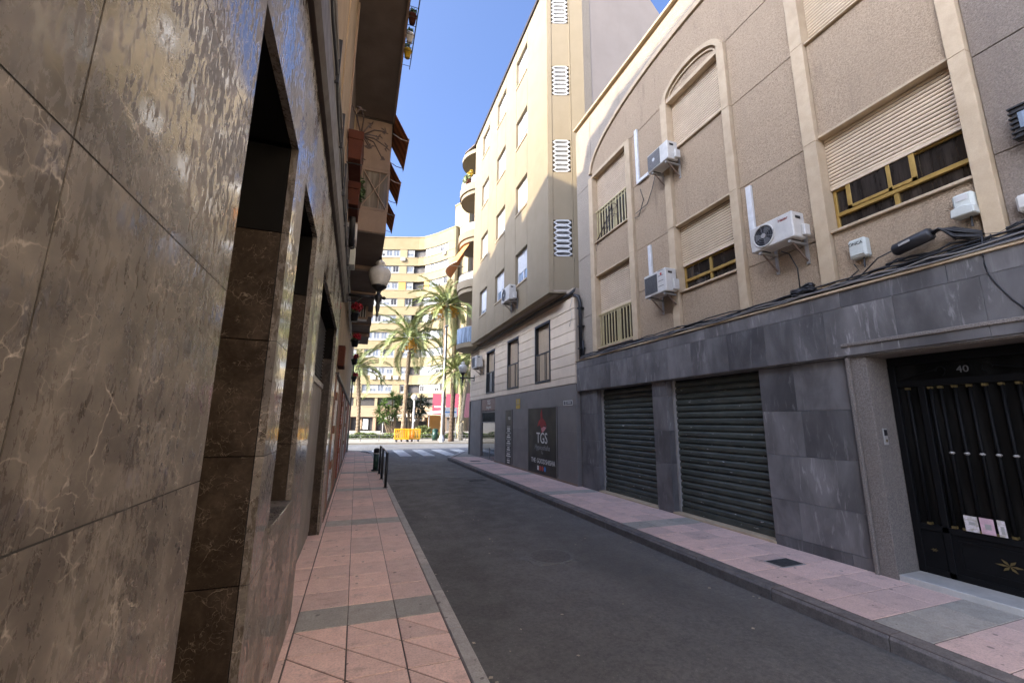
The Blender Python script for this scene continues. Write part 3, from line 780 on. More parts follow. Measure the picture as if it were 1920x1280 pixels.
def leafy(t, c, rx, ry, rzz, n, mat, seed, size=.05, name='foliage'):
    r = random.Random(seed); mb = MB()
    for q in range(n):
        u = Vector((r.gauss(0, 1), r.gauss(0, 1), r.gauss(0, 1))).normalized() * r.uniform(.45, 1.0)
        p = Vector(c) + Vector((u.x * rx, u.y * ry, u.z * rzz))
        a = Vector((r.gauss(0, 1), r.gauss(0, 1), r.gauss(0, 1))).normalized() * size * r.uniform(.6, 1.2)
        b = a.cross(Vector((r.gauss(0, 1), r.gauss(0, 1), r.gauss(0, 1)))).normalized() * size * .45
        mb.quad(p - a, p - b, p + a, p + b)
    return part(name, mb, mat, t)
gp = thing('potted_herb', 'small green leafy plant growing in the lower terracotta window box', 'plant', (-.28, 6.8, 5.33))
leafy(gp, (-.27, 6.75, 5.40), .12, .22, .09, 120, 'leaf', 4, .045)
leafy(gp, (-.18, 6.7, 5.22), .05, .12, .14, 60, 'leaf', 5, .04)
leafy(gp, (-.27, 6.7, 5.45), .08, .15, .05, 30, 'sign_yellow', 6, .02, 'blossom')
# hanging basket cage on the top balcony edge
cg = thing('iron_flower_cage', 'iron basket cage with pots hanging off the high balcony against the sky', 'flower basket', (.36, 6.3, 7.75))
for k in range(9):
    yk = 5.3 + k * .16
    part('bar', MB().tube([(.30, yk, 7.72), (.44, yk, 7.72), (.46, yk, 8.05)], .006, 4), 'black', cg)
for xk, zk in ((.30, 7.72), (.44, 7.72), (.455, 7.9), (.46, 8.05)):
    part('rail', MB().tube([(xk, 5.25, zk), (xk, 6.65, zk)], .007, 4), 'black', cg)
for yk, mt, lbq in ((6.42, 'sign_yellow', 'yellow flower pot in the iron cage, lowest in view'), (6.1, 'blind', 'white flower pot in the iron cage behind the yellow one'), (5.75, 'terracotta', 'terracotta flower pot in the iron cage at the top edge')):
    t = thing('flower_pot', lbq, 'pot', (.375, yk, 7.73))
    part('pot', MB().lathe([(.045, 0), (.062, .12), (.07, .12), (.07, .15), (.05, .15)], (.375, yk, 7.73), 10), mt, t, smooth=True)
    leafy(t, (.375, yk, 7.93), .06, .07, .07, 40, 'leaf', int(yk * 10), .04)

# red-flowered pots along the left wall
for k, (yk, zk, dx, lbl) in enumerate(((11.6, 4.18, .14, 'red flowering pot highest on the left wall under the white louvred unit'), (15.6, 4.15, .16, 'red flowering pot, second down the left wall'), (20.0, 4.05, .13, 'dim red flowering pot, third down the left wall'), (23.6, 3.6, .12, 'small red flowering pot, lowest and farthest on the left wall'))):
    t = thing('wall_flower_pot', lbl, 'flower pot', (XB + dx, yk, zk), 'red flower pots on the left wall')
    part('pot', MB().lathe([(.09, 0), (.13, .2), (.14, .2), (.14, .25), (.12, .25)], (XB + dx, yk, zk), 12), 'black', t, smooth=True)
    part('bracket', MB().tube([(XB, yk, zk + .22), (XB + dx + .14, yk, zk + .22)], .01, 5), 'black', t)
    leafy(t, (XB + dx + .06, yk, zk + .38), .15, .22, .12, 150, 'pot_red', 20 + k, .055, 'flowers')
    leafy(t, (XB + dx, yk, zk + .24), .15, .2, .09, 50, 'leaf', 40 + k, .06)
mbx = thing('meter_box', 'brown metal box fixed to the left wall below the flower pots', 'box', (XB + .1, 9.0, 2.55))
part('case', MB().box(XB - .02, XB + .10, 8.6, 9.2, 2.62, 3.02), 'terracotta', mbx, .006)
part('lid', MB().box(XB + .1, XB + .112, 8.63, 9.17, 2.65, 2.99), 'wood', mbx, .004)
jb = thing('junction_box', 'pale grey junction box among cables on the left wall under the glazed bay', 'box', (-.33, 8.3, 4.6))
part('case', MB().box(-.385, -.25, 8.25, 8.6, 4.55, 4.9), 'grey_box', jb, .008)
part('conduit', MB().tube([(-.33, 8.4, 4.55), (-.33, 8.4, 4.2)], .015, 6), 'cable', jb)
jb = thing('junction_box', 'white junction box beside a black splice tube on the left wall', 'box', (-.33, 7.6, 4.9))
part('case', MB().box(-.40, -.23, 7.45, 7.8, 4.72, 5.03), 'white_plastic', jb, .008)
part('conduit', MB().tube([(-.33, 7.6, 4.72), (-.33, 7.6, 4.3)], .015, 6), 'cable', jb)
sp_ = thing('splice_tube', 'black cable splice tube hanging on the left wall beside the white box', 'cable splice', (-.30, 7.1, 4.7))
part('body', MB().tube([(-.30, 7.0, 4.95), (-.30, 7.42, 4.60)], .05, 10), 'cable', sp_, smooth=True)
part('cap', MB().tube([(-.30, 7.42, 4.60), (-.30, 7.46, 4.57)], .056, 10), 'black', sp_, smooth=True)

# ================================================================== WALL LANTERNS
def lantern(wx, y, zarm, lx, label, s=1.0, zoff=0):
    t = thing('wall_lantern', label, 'street lamp', (wx, y, zarm), 'wall lanterns with milky glass globes')
    part('arm', MB().tube([(wx, y, zarm), (lx + (.10 if lx > wx else -.10) * s, y, zarm)], .03 * s, 8), 'black', t, smooth=True)
    part('wall_plate', MB().box(wx - .02, wx + .02, y - .08 * s, y + .08 * s, zarm - .16 * s, zarm + .16 * s), 'black', t, .006)
    part('scroll', MB().tube([(wx, y, zarm - .13 * s), ((wx * 2 + lx) / 3, y, zarm - .12 * s), ((wx + lx) / 2, y, zarm - .02 * s)], .014 * s, 6), 'black', t)
    part('finial', MB().lathe([(.005, -.42), (.03, -.40), (.02, -.36), (.035, -.28), (.05, -.2), (.035, -.12), (.07, -.05), (.08, 0), (.07, .05), (.04, .09), (.05, .14), (.10, .19), (.155, .23), (.16, .255)], (lx, y, zarm), 16), 'black', t, smooth=True) if s == 1 else part('finial', MB().lathe([(r * s, z * s) for r, z in [(.005, -.42), (.03, -.40), (.035, -.28), (.05, -.2), (.07, -.05), (.08, 0), (.04, .09), (.10, .19), (.16, .255)]], (lx, y, zarm), 12), 'black', t, smooth=True)
    part('globe', MB().lathe([(r * s, z * s) for r, z in [(.15, .256), (.185, .34), (.225, .46), (.235, .54), (.215, .61), (.15, .665), (.085, .69), (.075, .71), (.10, .735), (.105, .77), (.085, .80), (.045, .83), (.02, .85)]], (lx, y, zarm), 20), 'milk_glass', t, smooth=True)
    part('knob', MB().lathe([(r * s, z * s) for r, z in [(.02, .85), (.03, .88), (.015, .93), (.004, .98)]], (lx, y, zarm), 8), 'black', t, smooth=True)
    for q in (-1, 1):
        part('arm_tip', MB().lathe([(.01 * s, -.04 * s), (.045 * s, 0), (.01 * s, .04 * s)], (lx + q * .12 * s, y, zarm), 8), 'black', t, smooth=True)
lantern(XB + .02, 9.05, 4.17, .252, 'ornate lantern with large milky globe on the left wall below the balcony')
lantern(5.4, 20.3, 3.72, 4.80, 'ornate lantern with milky globe on the corner of the charcoal shop', .95)

# louvred white unit on the left soffit
lu = thing('louvred_unit', 'white framed louvred unit hanging under the dark left balconies', 'vent', (-.12, 13.6, 4.75))
part('frame', MB().box(-.32, .10, 13.58, 13.62, 4.72, 4.78).box(-.32, .10, 13.58, 13.62, 5.30, 5.36).box(-.32, -.26, 13.58, 13.62, 4.78, 5.30).box(.04, .10, 13.58, 13.62, 4.78, 5.30), 'left_pink', lu)
part('body', MB().box(-.30, .08, 13.625, 14.0, 4.74, 5.34), 'white_plastic', lu)
for k in range(4): part('louvre', MB().box(-.25 + k * .075, -.20 + k * .075, 13.585, 13.615, 4.78, 5.30), 'black', lu)

# ================================================================== BOLLARDS
gbo = thing('green_bollard', 'round green bollard with black cap on the left kerb', 'bollard', (.70, 14.85, 0))
part('base', MB().lathe([(.13, 0), (.13, .03), (.09, .05)], (.70, 14.85, 0), 14), 'black', gbo)
part('post', MB().lathe([(.085, .04), (.085, .54)], (.70, 14.85, 0), 16), 'green_post', gbo, smooth=True)
part('band', MB().lathe([(.088, .54), (.088, .56)], (.70, 14.85, 0), 16), 'blind', gbo)
part('cap', MB().lathe([(.09, .56), (.09, .67), (.08, .70), (.05, .715)], (.70, 14.85, 0), 16), 'black', gbo, smooth=True)
rail = thing('kerb_rail', 'black tubular guard rail of three posts standing on the left kerb', 'railing', (.78, 12.4, 0))
for yk in (11.1, 12.75, 14.0):
    part('post', MB().tube([(.78, yk, 0), (.78, yk, .83)], .034, 10), 'black', rail, smooth=True)
    part('foot', MB().lathe([(.06, 0), (.06, .012)], (.78, yk, 0), 10), 'black', rail)
part('top_bar', MB().tube([(.78, 11.06, .83), (.78, 14.05, .83)], .012, 8), 'steel', rail, smooth=True)

# ================================================================== RIGHT: ROUGHCAST BUILDING No. 40
XR = 5.5
rb = thing('roughcast_building', 'near right building of beige roughcast with grey marble ground floor and arched parapet moulding', 'building', (8, 4, 0))
part('body', MB().box(5.70, 13, -1.2, 9.80, 2.38, 10.0), 'core', rb)
part('body_base', MB().box(5.97, 13, -1.2, 9.80, -.3, 2.378), 'core', rb)
part('wall_core', MB().box(5.70, 5.968, 3.14, 9.80, -.3, 2.378).box(5.62, 5.968, -1.2, 1.66, -.3, 2.378), 'core', rb)
part('gable_side', MB().box(5.56, 13, 9.801, 9.82, -.3, 10.0), 'rough_grey', rb)
part('gable_side', MB().box(5.71, 13, -1.25, -1.201, -.3, 10.0), 'party', rb)  # unseen near end, stopped short so more daylight reaches the street
part('roof_parapet', MB().box(5.56, 5.75, -1.2, 9.80, 10.0, 10.10).box(5.751, 13, 9.6, 9.80, 10.0, 10.10), 'stone', rb)
part('parapet_cap', MB().box(5.47, 5.80, -1.2, 9.85, 10.101, 10.16), 'stone', rb, .006)
def rpan(y0, y1, z0, z1, mat='rough_beige', x=XR, name='render_panel'):
    g = .005
    return part(name, MB().box(x, 5.698, y0 + g, y1 - g, z0 + g, z1 - g), mat, rb, .003)
PIL = [(8.83, 9.01), (7.19, 7.37), (5.95, 6.12), (4.51, 4.66), (3.27, 3.44), (1.80, 1.94)]
for y0, y1 in PIL:
    for z0, z1 in ((3.2, 5.28), (5.28, 6.79), (6.79, 8.05)):
        part('pilaster', MB().box(XR - .07, 5.699, y0 + .0005, y1 - .0005, z0 + .0015, z1 - .0015), 'stone', rb, .004)
for y0, y1 in ((6.12, 7.19), (3.44, 4.51)):
    for z0, z1 in ((3.2, 4.34), (4.34, 5.28), (5.28, 6.79), (6.79, 8.05)) if y0 > 6 else ((3.2, 3.95), (3.95, 5.28), (5.28, 6.79), (6.79, 8.05)):
        rpan(y0, y1, z0, z1)
for z0, z1 in ((3.2, 4.34), (4.34, 6.0), (6.0, 8.0), (8.0, 10.0)): rpan(9.01, 9.81, z0, z1, 'rough_grey', XR + .03)
for y0, y1 in ((-.0, 1.80), (-1.2, -.0)):
    for z0, z1 in ((3.2, 4.12), (4.12, 5.2), (5.2, 6.79), (6.79, 8.05), (8.05, 10.0)): rpan(y0, y1, z0, z1, 'rough_dark', XR + .01)
# spandrels in the bays
for y0, y1, z0, z1 in ((7.37, 8.83, 5.27, 6.13), (4.66, 5.95, 3.2, 3.96), (4.66, 5.95, 5.31, 6.83), (1.94, 3.27, 3.2, 3.96), (1.94, 3.27, 5.34, 6.76), (7.37, 8.83, 3.2, 3.36)):
    rpan(y0, y1, z0, z1, name='spandrel')
# field above the windows: big arch
def arch_pts(cy, hw, zs, rise, n=40):
    return [(cy + hw * math.cos(PI * i / n), zs + rise * math.sin(PI * i / n)) for i in range(n + 1)]
ba = arch_pts(5.37, 3.55, 8.2, 1.12)
inner = [(5.37 + 3.55, 8.06)] + ba + [(5.37 - 3.55, 8.06)]
part('arch_field', MB().prism(inner, 'x', XR, 5.529), 'rough_beige', rb)
part('upper_field', MB().box(5.53, 5.698, 1.8, 9.00, 8.051, 9.999), 'rough_grey', rb)
mo = MB()
o_ = arch_pts(5.37, 3.66, 8.2, 1.24); i_ = arch_pts(5.37, 3.56, 8.2, 1.13)
for k in range(40):
    mo.prism([o_[k], o_[k + 1], i_[k + 1], i_[k]], 'x', XR - .045, 5.531)
part('arch_moulding', mo, 'stone', rb)
for cy, hw in ((5.305, .76),):
    o_ = arch_pts(cy, hw, 8.02, .43, 24); i_ = arch_pts(cy, hw - .10, 8.02, .34, 24)
    i2 = arch_pts(cy, hw - .16, 8.06, .25, 24); i3 = arch_pts(cy, hw - .19, 8.06, .22, 24)
    mo = MB(); m2 = MB()
    for k in range(24):
        mo.prism([o_[k], o_[k + 1], i_[k + 1], i_[k]], 'x', XR - .065, XR - .001)
        m2.prism([i2[k], i2[k + 1], i3[k + 1], i3[k]], 'x', XR - .03, XR - .0012)
    part('window_arch', mo, 'stone', rb); part('window_arch_bead', m2, 'stone', rb)
for y0, y1, z in ((7.37, 8.83, 8.0), (4.66, 5.95, 7.96), (1.94, 3.27, 8.0)):
    part('lintel', MB().box(XR - .05, 5.699, y0 + .001, y1 - .001, z, z + .09), 'stone', rb, .004)
for y0, y1, z in ((7.37, 8.83, 6.13), (7.37, 8.83, 3.36), (4.66, 5.95, 6.83), (4.66, 5.95, 3.96), (1.94, 3.27, 3.96), (1.94, 3.27, 6.76)):
    part('sill', MB().box(XR - .045, 5.699, y0 + .001, y1 - .001, z, z + .035), 'stone', rb, .005)
for y0, y1, z in ((7.37, 8.83, 5.235), (4.66, 5.95, 5.275), (1.94, 3.27, 5.305)):
    part('window_head', MB().box(XR - .03, 5.699, y0 + .001, y1 - .001, z, z + .034), 'stone', rb, .004)
# roller shutters made of slats
slm = {}
def rshutter(y0, y1, ztop, zbot, mat):
    sh = part('roller_shutter', MB().box(5.595, 5.60, y0, y1, zbot, ztop), 'joint_dark', rb)
    key = (round(y1 - y0, 3), mat)
    p = .047
    if key not in slm:
        slm[key] = MB().prism([(0, .003), (-.008, .008), (-.0125, .022), (-.008, .038), (0, .044)], 'y', 0, y1 - y0).mesh('slat')
    n = int((ztop - zbot) / p)
    for k in range(n):
        add('slat', slm[key], mat, sh, (5.594, y0, zbot + .03 + k * p))
    part('bottom_bar', MB().box(5.575, 5.594, y0, y1, zbot - .012, zbot + .03), mat, sh, .003)
    return sh
def rframe(y0, y1, z0, z1, mat, muls, trans=None, kids=rb, glass='glass', x=5.64):
    """window: frame bars as one part, every pane a sub-part"""
    b = MB(); t = .035
    b.box(x - .03, x + .03, y0, y0 + t, z0, z1).box(x - .03, x + .03, y1 - t, y1, z0, z1).box(x - .03, x + .03, y0 + t, y1 - t, z0, z0 + t).box(x - .03, x + .03, y0 + t, y1 - t, z1 - t, z1)
    zs = [z0 + t] + ([trans] if trans else []) + [z1 - t]
    yb = [y0 + t] + list(muls) + [y1 - t]
    for mm in muls: b.box(x - .035, x + .028, mm - .022, mm + .022, z0 + t, z1 - t)
    if trans: b.box(x - .045, x + .026, y0 + t, y1 - t, trans - .025, trans + .025)
    f = part('window', b, mat, kids, .003)
    for a, c in zip(yb[:-1], yb[1:]):
        for e, g in zip(zs[:-1], zs[1:]):
            part('pane', MB().box(x - .004, x + .004, a, c, e, g), glass, f)
    return f
# bay A (far): full-height openings with balustrades
for z0, zt, zs_ in ((3.395, 5.235, 4.27), (6.165, 8.0, 7.04)):
    rshutter(7.375, 8.825, zt, zs_, 'slat_pink')
    rframe(7.375, 8.825, z0, zs_ - .02, 'gold_pale', (8.1,))
    bal = part('balustrade', MB().box(5.515, 5.545, 7.372, 8.828, zs_ - .06, zs_ - .025).box(5.52, 5.54, 7.372, 8.828, z0 + .03, z0 + .055), 'gold_pale', rb, .003)
    for k in range(12):
        yk = 7.44 + k * (1.32 / 11)
        part('baluster', MB().box(5.521, 5.539, yk - .014, yk + .014, z0 + .055, zs_ - .06), 'gold_pale', bal)
# bay B
rshutter(4.665, 5.945, 5.275, 4.49, 'slat_cream')
rframe(4.665, 5.945, 3.995, 4.49, 'gold', (5.32,), 4.20)
rshutter(4.665, 5.945, 7.96, 6.95, 'slat_pink')
rframe(4.665, 5.945, 6.865, 6.95, 'gold_pale', ())
# bay C
rshutter(1.945, 3.265, 5.305, 4.575, 'slat_cream')
wc = rframe(1.945, 3.265, 3.995, 4.575, 'gold', (2.62,), 4.22)
part('sash', MB().box(5.585, 5.605, 2.40, 2.45, 4.245, 4.575).box(5.585, 5.605, 2.63, 2.67, 4.245, 4.575).box(5.585, 5.605, 3.05, 3.10, 4.245, 4.575).box(5.585, 5.605, 2.40, 3.10, 4.245, 4.285), 'gold', wc, .003)
part('sash_pane', MB().box(5.592, 5.598, 2.45, 3.05, 4.285, 4.575), 'glass', wc)
rshutter(1.945, 3.265, 8.0, 6.80, 'slat_cream')

# ---- grey marble ground floor
def gslab(y0, y1, z0, z1, x=XR, xb=5.62):
    g = .0018
    return part('marble_slab', MB().box(x + random.uniform(-.0008, .0008), xb, y0 + g, y1 - g, z0 + g, z1 - g), 'grey_marble', rb, .0015)
yb = 9.85
bw = [.50, .62, .47, .66, .55, .71, .60, .78, .66, .83, .74, .70, .9, .8, .9, .63]
for w_ in bw:
    gslab(yb - w_, yb, 2.40, 2.985, XR - .08, 5.69); yb -= w_
yb = 9.85
for w_ in (.8, .95, .7, 1.1, .9, 1.2, .95, 1.0, .9, 1.1, 1.45):
    gslab(yb - w_, yb, 2.985, 3.185, XR - .08, 5.69); yb -= w_
part('band_cap', MB().box(XR - .105, 5.69, -1.2, 9.86, 3.186, 3.215), 'stone', rb, .004)
part('band_underside', MB().box(XR - .06, 5.69, -1.2, 9.84, 2.385, 2.399), 'grey_marble', rb)
for z0, z1 in ((0, .56), (.56, 1.16), (1.16, 1.80), (1.80, 2.385)):
    gslab(9.0, 9.80, z0, z1, xb=5.70); gslab(6.50, 6.93, z0 + (.3 if z0 > .5 else 0), z1 + (.3 if z1 < 2 else 0), xb=5.70)
for y0, y1, z0, z1 in ((4.0, 4.52, 1.77, 2.385), (3.305, 4.0, 1.77, 2.385), (3.95, 4.52, 1.18, 1.77), (3.305, 3.95, 1.18, 1.77), (3.305, 4.52, .60, 1.18), (4.13, 4.52, .13, .60), (3.305, 4.13, .13, .60), (4.0, 4.52, -.01, .13), (3.55, 4.0, -.01, .13), (3.305, 3.55, -.01, .13)):
    gslab(y0, y1, z0, z1, xb=5.70)
for y0, y1 in ((.9, 1.50), (.1, .9), (-1.2, .1)):
    for z0, z1 in ((0, .6), (.6, 1.18), (1.18, 1.77), (1.77, 2.385)): gslab(y0, y1, z0, z1)
# two garage shutters
gsm = {}
def garage(y0, y1, label):
    g = thing('garage_shutter', label, 'roller shutter', (5.6, (y0 + y1) / 2, 0), 'dark green garage shutters')
    part('backing', MB().box(5.69, 5.698, y0, y1, .03, 2.39), 'joint_dark', g)
    p = .112; key = round(y1 - y0, 3)
    gsm[key] = MB().prism([(.03, .004), (.006, .008), (0, .03), (.0, .07), (.01, .085), (.022, .094), (.022, .104), (.03, .108)], 'y', 0, y1 - y0 - .08).mesh('slat')
    for k in range(20):
        add('slat', gsm[key], 'garage', g, (5.655 + random.uniform(-.001, .001), y0 + .04, .13 + k * p))
    part('bottom_bar', MB().box(5.64, 5.685, y0 + .04, y1 - .04, .035, .128), 'garage', g, .004)
    for yy in (y0, y1 - .045): part('guide_rail', MB().box(5.62, 5.688, yy, yy + .045, .035, 2.385), 'steel' if yy == y1 - .045 else 'garage', g, .003)
    part('threshold', MB().box(5.49, 5.70, y0 - .02, y1 + .02, -.02, .033), 'stone', g, .006)
garage(6.935, 8.995, 'dark green roller shutter next to the charcoal shop, narrower of the two in view')
garage(4.525, 6.495, 'dark green roller shutter nearer the doorway, larger of the two in view')

# ---- doorway 40
dw = thing('entrance_doorway', 'speckled granite doorway numbered 40 with black iron and glass door', 'doorway', (5.7, 2.4, 0))
part('jamb', MB().box(XR - .03, 5.96, 3.10, 3.262, -.02, 2.37), 'granite', dw, .004)
part('jamb', MB().box(XR - .03, 5.96, 1.50, 1.68, -.02, 2.37), 'granite', dw, .004)
part('lintel', MB().box(XR - .03, 5.96, 1.50, 3.262, 2.371, 2.50), 'granite', dw, .004)
part('jamb_moulding', MB().box(XR - .06, 5.60, 3.263, 3.303, -.02, 2.545), 'granite', dw, .006)
part('lintel_moulding', MB().box(XR - .10, 5.42, 1.46, 3.303, 2.505, 2.545), 'granite', dw, .006)
part('threshold', MB().box(5.47, 5.97, 1.685, 3.095, -.02, .06), 'marble_white', dw, .006)
text('house_number', '40', 'black', dw, (XR - .032, 2.39, 2.435), (0, -1, 0), (0, 0, 1), .085)
XD = 5.86
door = part('door_frame', MB().box(XD - .03, XD + .03, 1.69, 3.09, 2.27, 2.365).box(XD - .03, XD + .03, 3.03, 3.095, .06, 2.27).box(XD - .03, XD + .03, 1.685, 1.75, .06, 2.27).box(XD - .03, XD + .03, 1.75, 3.03, 2.02, 2.09).box(XD - .03, XD + .03, 2.78, 2.84, .06, 2.02).box(XD - .03, XD + .03, 1.93, 1.98, .06, 2.02).box(XD - .03, XD + .03, 1.75, 3.03, .06, .12).box(XD - .03, XD + .03, 1.75, 3.03, .50, .56), 'black_gloss', dw, .004)
part('kick_panel', MB().box(XD - .012, XD + .02, 1.98, 2.78, .12, .50), 'black_gloss', door)
part('kick_panel', MB().box(XD - .012, XD + .02, 2.84, 3.03, .12, .50), 'black_gloss', door)
part('panel_moulding', MB().box(XD - .024, XD - .013, 2.03, 2.73, .17, .19).box(XD - .024, XD - .013, 2.03, 2.73, .43, .45).box(XD - .024, XD - .013, 2.03, 2.05, .19, .43).box(XD - .024, XD - .013, 2.71, 2.73, .19, .43), 'black_gloss', door)
for a, b, c, d in ((1.98, 2.78, .56, 2.02), (2.84, 3.03, .56, 2.02), (1.75, 1.93, .56, 2.02), (1.75, 3.03, 2.09, 2.27)):
    part('pane', MB().box(XD + .012, XD + .018, a, b, c, d), 'glass_door', door)
for yk in (2.075, 2.19, 2.305, 2.42, 2.535, 2.65, 2.735, 2.935, 1.84):
    bar = part('iron_bar', MB().tube([(XD - .018, yk, .56), (XD - .018, yk, 2.02)], .015, 6), 'black_gloss', door, smooth=True)
    for zk in (.575, 2.0): part('bar_cap', MB().box(XD - .040, XD + .004, yk - .018, yk + .018, zk - .012, zk + .012), 'brass', bar)
    if 2.1 < yk < 2.7: part('bar_boss', MB().lathe([(.012, -.015), (.026, 0), (.012, .015)], (XD - .018, yk, 1.32), 8), 'steel', bar)
text('door_number', '40', 'grille', door, (XD - .034, 2.44, 2.17), (0, -1, 0), (0, 0, 1), .10)
part('scroll', MB().tube([(XD - .03, 2.62 + .04 * math.cos(a), 2.17 + .05 * math.sin(a)) for a in [x * .5 for x in range(10)]], .008, 5), 'black_gloss', door)
part('scroll', MB().tube([(XD - .03, 2.26 - .04 * math.cos(a), 2.17 + .05 * math.sin(a)) for a in [x * .5 for x in range(10)]], .008, 5), 'black_gloss', door)
part('strut', MB().tube([(XD - .03, 2.66, 2.19), (XD - .03, 3.0, 2.10)], .008, 5), 'black_gloss', door)
part('strut', MB().tube([(XD - .03, 2.22, 2.19), (XD - .03, 1.85, 2.10)], .008, 5), 'black_gloss', door)
for yk, sz in ((2.93, .035), (2.38, .10)):
    orn = MB()
    for q in range(6):
        a = q * PI / 3
        orn.quad((XD - .026, yk, .31), (XD - .03, yk + sz * .5 * math.cos(a + .3), .31 + sz * .35 * math.sin(a + .3)), (XD - .03, yk + sz * math.cos(a), .31 + sz * .6 * math.sin(a)), (XD - .03, yk + sz * .5 * math.cos(a - .3), .31 + sz * .35 * math.sin(a - .3)))
    part('brass_ornament', orn, 'brass', door)
part('hall_panel', MB().box(5.95, 5.966, 1.70, 3.08, .56, .84), 'inside', dw)
for k, (yk, wd, mt, lbl) in enumerate(((2.59, .10, 'paper', 'pale printed leaflet tucked in the door bars, leftmost of three'), (2.475, .10, 'paper_pink', 'pink printed leaflet tucked in the door bars, between the other two'), (2.375, .055, 'paper', 'narrow leaflet tucked in the door bars, rightmost of three'))):
    t = thing('leaflet', lbl, 'leaflet', (XD - .04, yk, .56), 'leaflets in the door')
    part('sheet', MB().prism([(yk - wd / 2, .565), (yk + wd / 2, .565), (yk + wd / 2 + .005, .715), (yk - wd / 2 + .004, .712)], 'x', XD - .041, XD - .0395), mt, t)
    part('printed_block', MB().box(XD - .0425, XD - .0412, yk - wd * .25, yk + wd * .2, .63 - .02 * k, .66), 'ink_grey', t)
ic = thing('intercom', 'small grey intercom panel on the granite door jamb', 'intercom', (5.6, 3.095, 1.47))
part('plate', MB().box(5.57, 5.64, 3.088, 3.0995, 1.38, 1.56), 'steel', ic, .003)
part('speaker_grille', MB().box(5.58, 5.63, 3.084, 3.0878, 1.48, 1.545), 'black', ic)
part('button', MB().box(5.595, 5.615, 3.082, 3.0878, 1.41, 1.44), 'brass', ic)

# ---- cables on the band
cb2 = thing('cable_bundle', 'black cables draped along the top of the grey marble band', 'cables', (5.45, 5, 3.22))
for k, (x, z, r, mt) in enumerate(((5.42, 3.235, .020, 'cable'), (5.45, 3.245, .028, 'cable'), (5.47, 3.275, .022, 'cable'), (5.44, 3.29, .014, 'cable'), (5.41, 3.262, .011, 'cable_grey'), (5.43, 3.315, .010, 'cable'), (5.40, 3.228, .012, 'cable_grey'))):
    part('cable', MB().tube(wob(lambda t: (x - .01, 9.6 - 10.2 * t, z), 46, .020, 60 + k), r, 6), mt, cb2, smooth=True)
rr = random.Random(11)
for k in range(9):
    y0 = 2.75 - k * .13
    part('cable', MB().tube(wob(lambda t: (5.44, y0 + .25 - 1.5 * t, 3.30 + .02 * k * t + .06 * math.sin(3 * t + k)), 14, .03, 90 + k), rr.uniform(.006, .012), 5), 'cable', cb2, smooth=True)
for k in range(4):
    part('cable', MB().tube(wob(lambda t: (5.41 + .02 * k, 1.95 - .05 * k - .25 * t + .1 * math.sin(4 * t), 3.35 - 1.0 * t), 12, .01, 120 + k), .006, 5), 'cable', cb2, smooth=True)
hang = [((5.44, 3.05, 3.47), (5.42, 3.0, 3.38), (5.43, 3.15, 3.3), (5.44, 3.3, 3.26)), ((5.44, 2.62, 3.5), (5.42, 2.8, 3.45), (5.43, 2.9, 3.38), (5.44, 3.05, 3.28)), ((5.42, 3.90, 3.97), (5.40, 3.78, 3.88), (5.41, 3.70, 3.65), (5.44, 3.72, 3.35)), ((5.46, 6.9, 6.6), (5.45, 6.8, 6.3), (5.46, 7.0, 6.0), (5.47, 7.15, 6.05)), ((5.46, 6.35, 6.75), (5.45, 6.5, 6.4), (5.46, 6.7, 6.15), (5.46, 7.1, 6.12))]
for k, h_ in enumerate(hang): part('cable', MB().tube(h_, .008, 5), 'cable', cb2, smooth=True)
dpipe = thing('cable_duct', 'black vertical cable duct at the corner between the two right buildings', 'pipe', (5.45, 9.5, 3.2))
part('duct', MB().tube([(5.44, 9.62, 3.2), (5.44, 9.62, 4.75), (5.42, 9.66, 4.95), (5.36, 9.80, 5.02)], .05, 8), 'cable', dpipe, smooth=True)
part('duct', MB().tube([(5.44, 9.50, 3.2), (5.44, 9.50, 3.7)], .025, 8), 'cable', dpipe, smooth=True)
for zk in (3.5, 4.1, 4.6): part('clip', MB().box(5.38, 5.53, 9.55, 9.69, zk, zk + .03), 'black', dpipe)
bl = thing('cable_heap', 'dark clump of coiled cable and cloth resting on the marble band', 'cables', (5.45, 3.7, 3.28))
for k in range(7):
    part('coil', MB().tube([(5.44 + .05 * math.sin(a * 2 + k), 3.68 + .14 * math.cos(a), 3.30 + .012 * k + .02 * math.sin(a + k)) for a in [q * .5 for q in range(13)]], .018, 5), 'cable', bl, smooth=True)

def wallbox(y0, y1, z0, z1, depth, mat, label, lid=True):
    t = thing('junction_box', label, 'junction box', (XR, (y0 + y1) / 2, z0))
    part('case', MB().box(XR - depth, XR + .001, y0, y1, z0, z1), mat, t, .018)
    if lid: part('lid', MB().box(XR - depth - .012, XR - depth - .0005, y0 + .015, y1 - .015, z0 + .03, z1 - .02), mat, t, .008)
    part('conduit', MB().tube([(XR - depth * .5, y0 + .06, z0), (XR - depth * .6, y0 + .06, z0 - .12)], .01, 5), 'cable', t)
    return t
t = wallbox(2.88, 3.06, 3.52, 3.755, .11, 'grey_box', 'grey telecom box with dark lettering under the right window')
text('lettering', 'ONCA', 'black', t, (XR - .1235, 2.97, 3.69), (0, -1, 0), (0, 0, 1), .05)
t = wallbox(1.945, 2.10, 3.60, 3.825, .11, 'grey_box', 'grey-green telecom box with paper label and bulging skirt beside the pale pilaster')
part('label_plate', MB().box(XR - .1265, XR - .123, 1.98, 2.06, 3.745, 3.80), 'blind', t)
part('skirt', MB().prism([(1.935, 3.585), (2.11, 3.585), (2.105, 3.665), (2.02, 3.69), (1.94, 3.665)], 'x', XR - .165, XR - .02), 'grey_box', t, .008)
sc = thing('splice_closure', 'thick black cable splice closure lying on the cables under the right window', 'cable splice', (5.40, 2.4, 3.45))
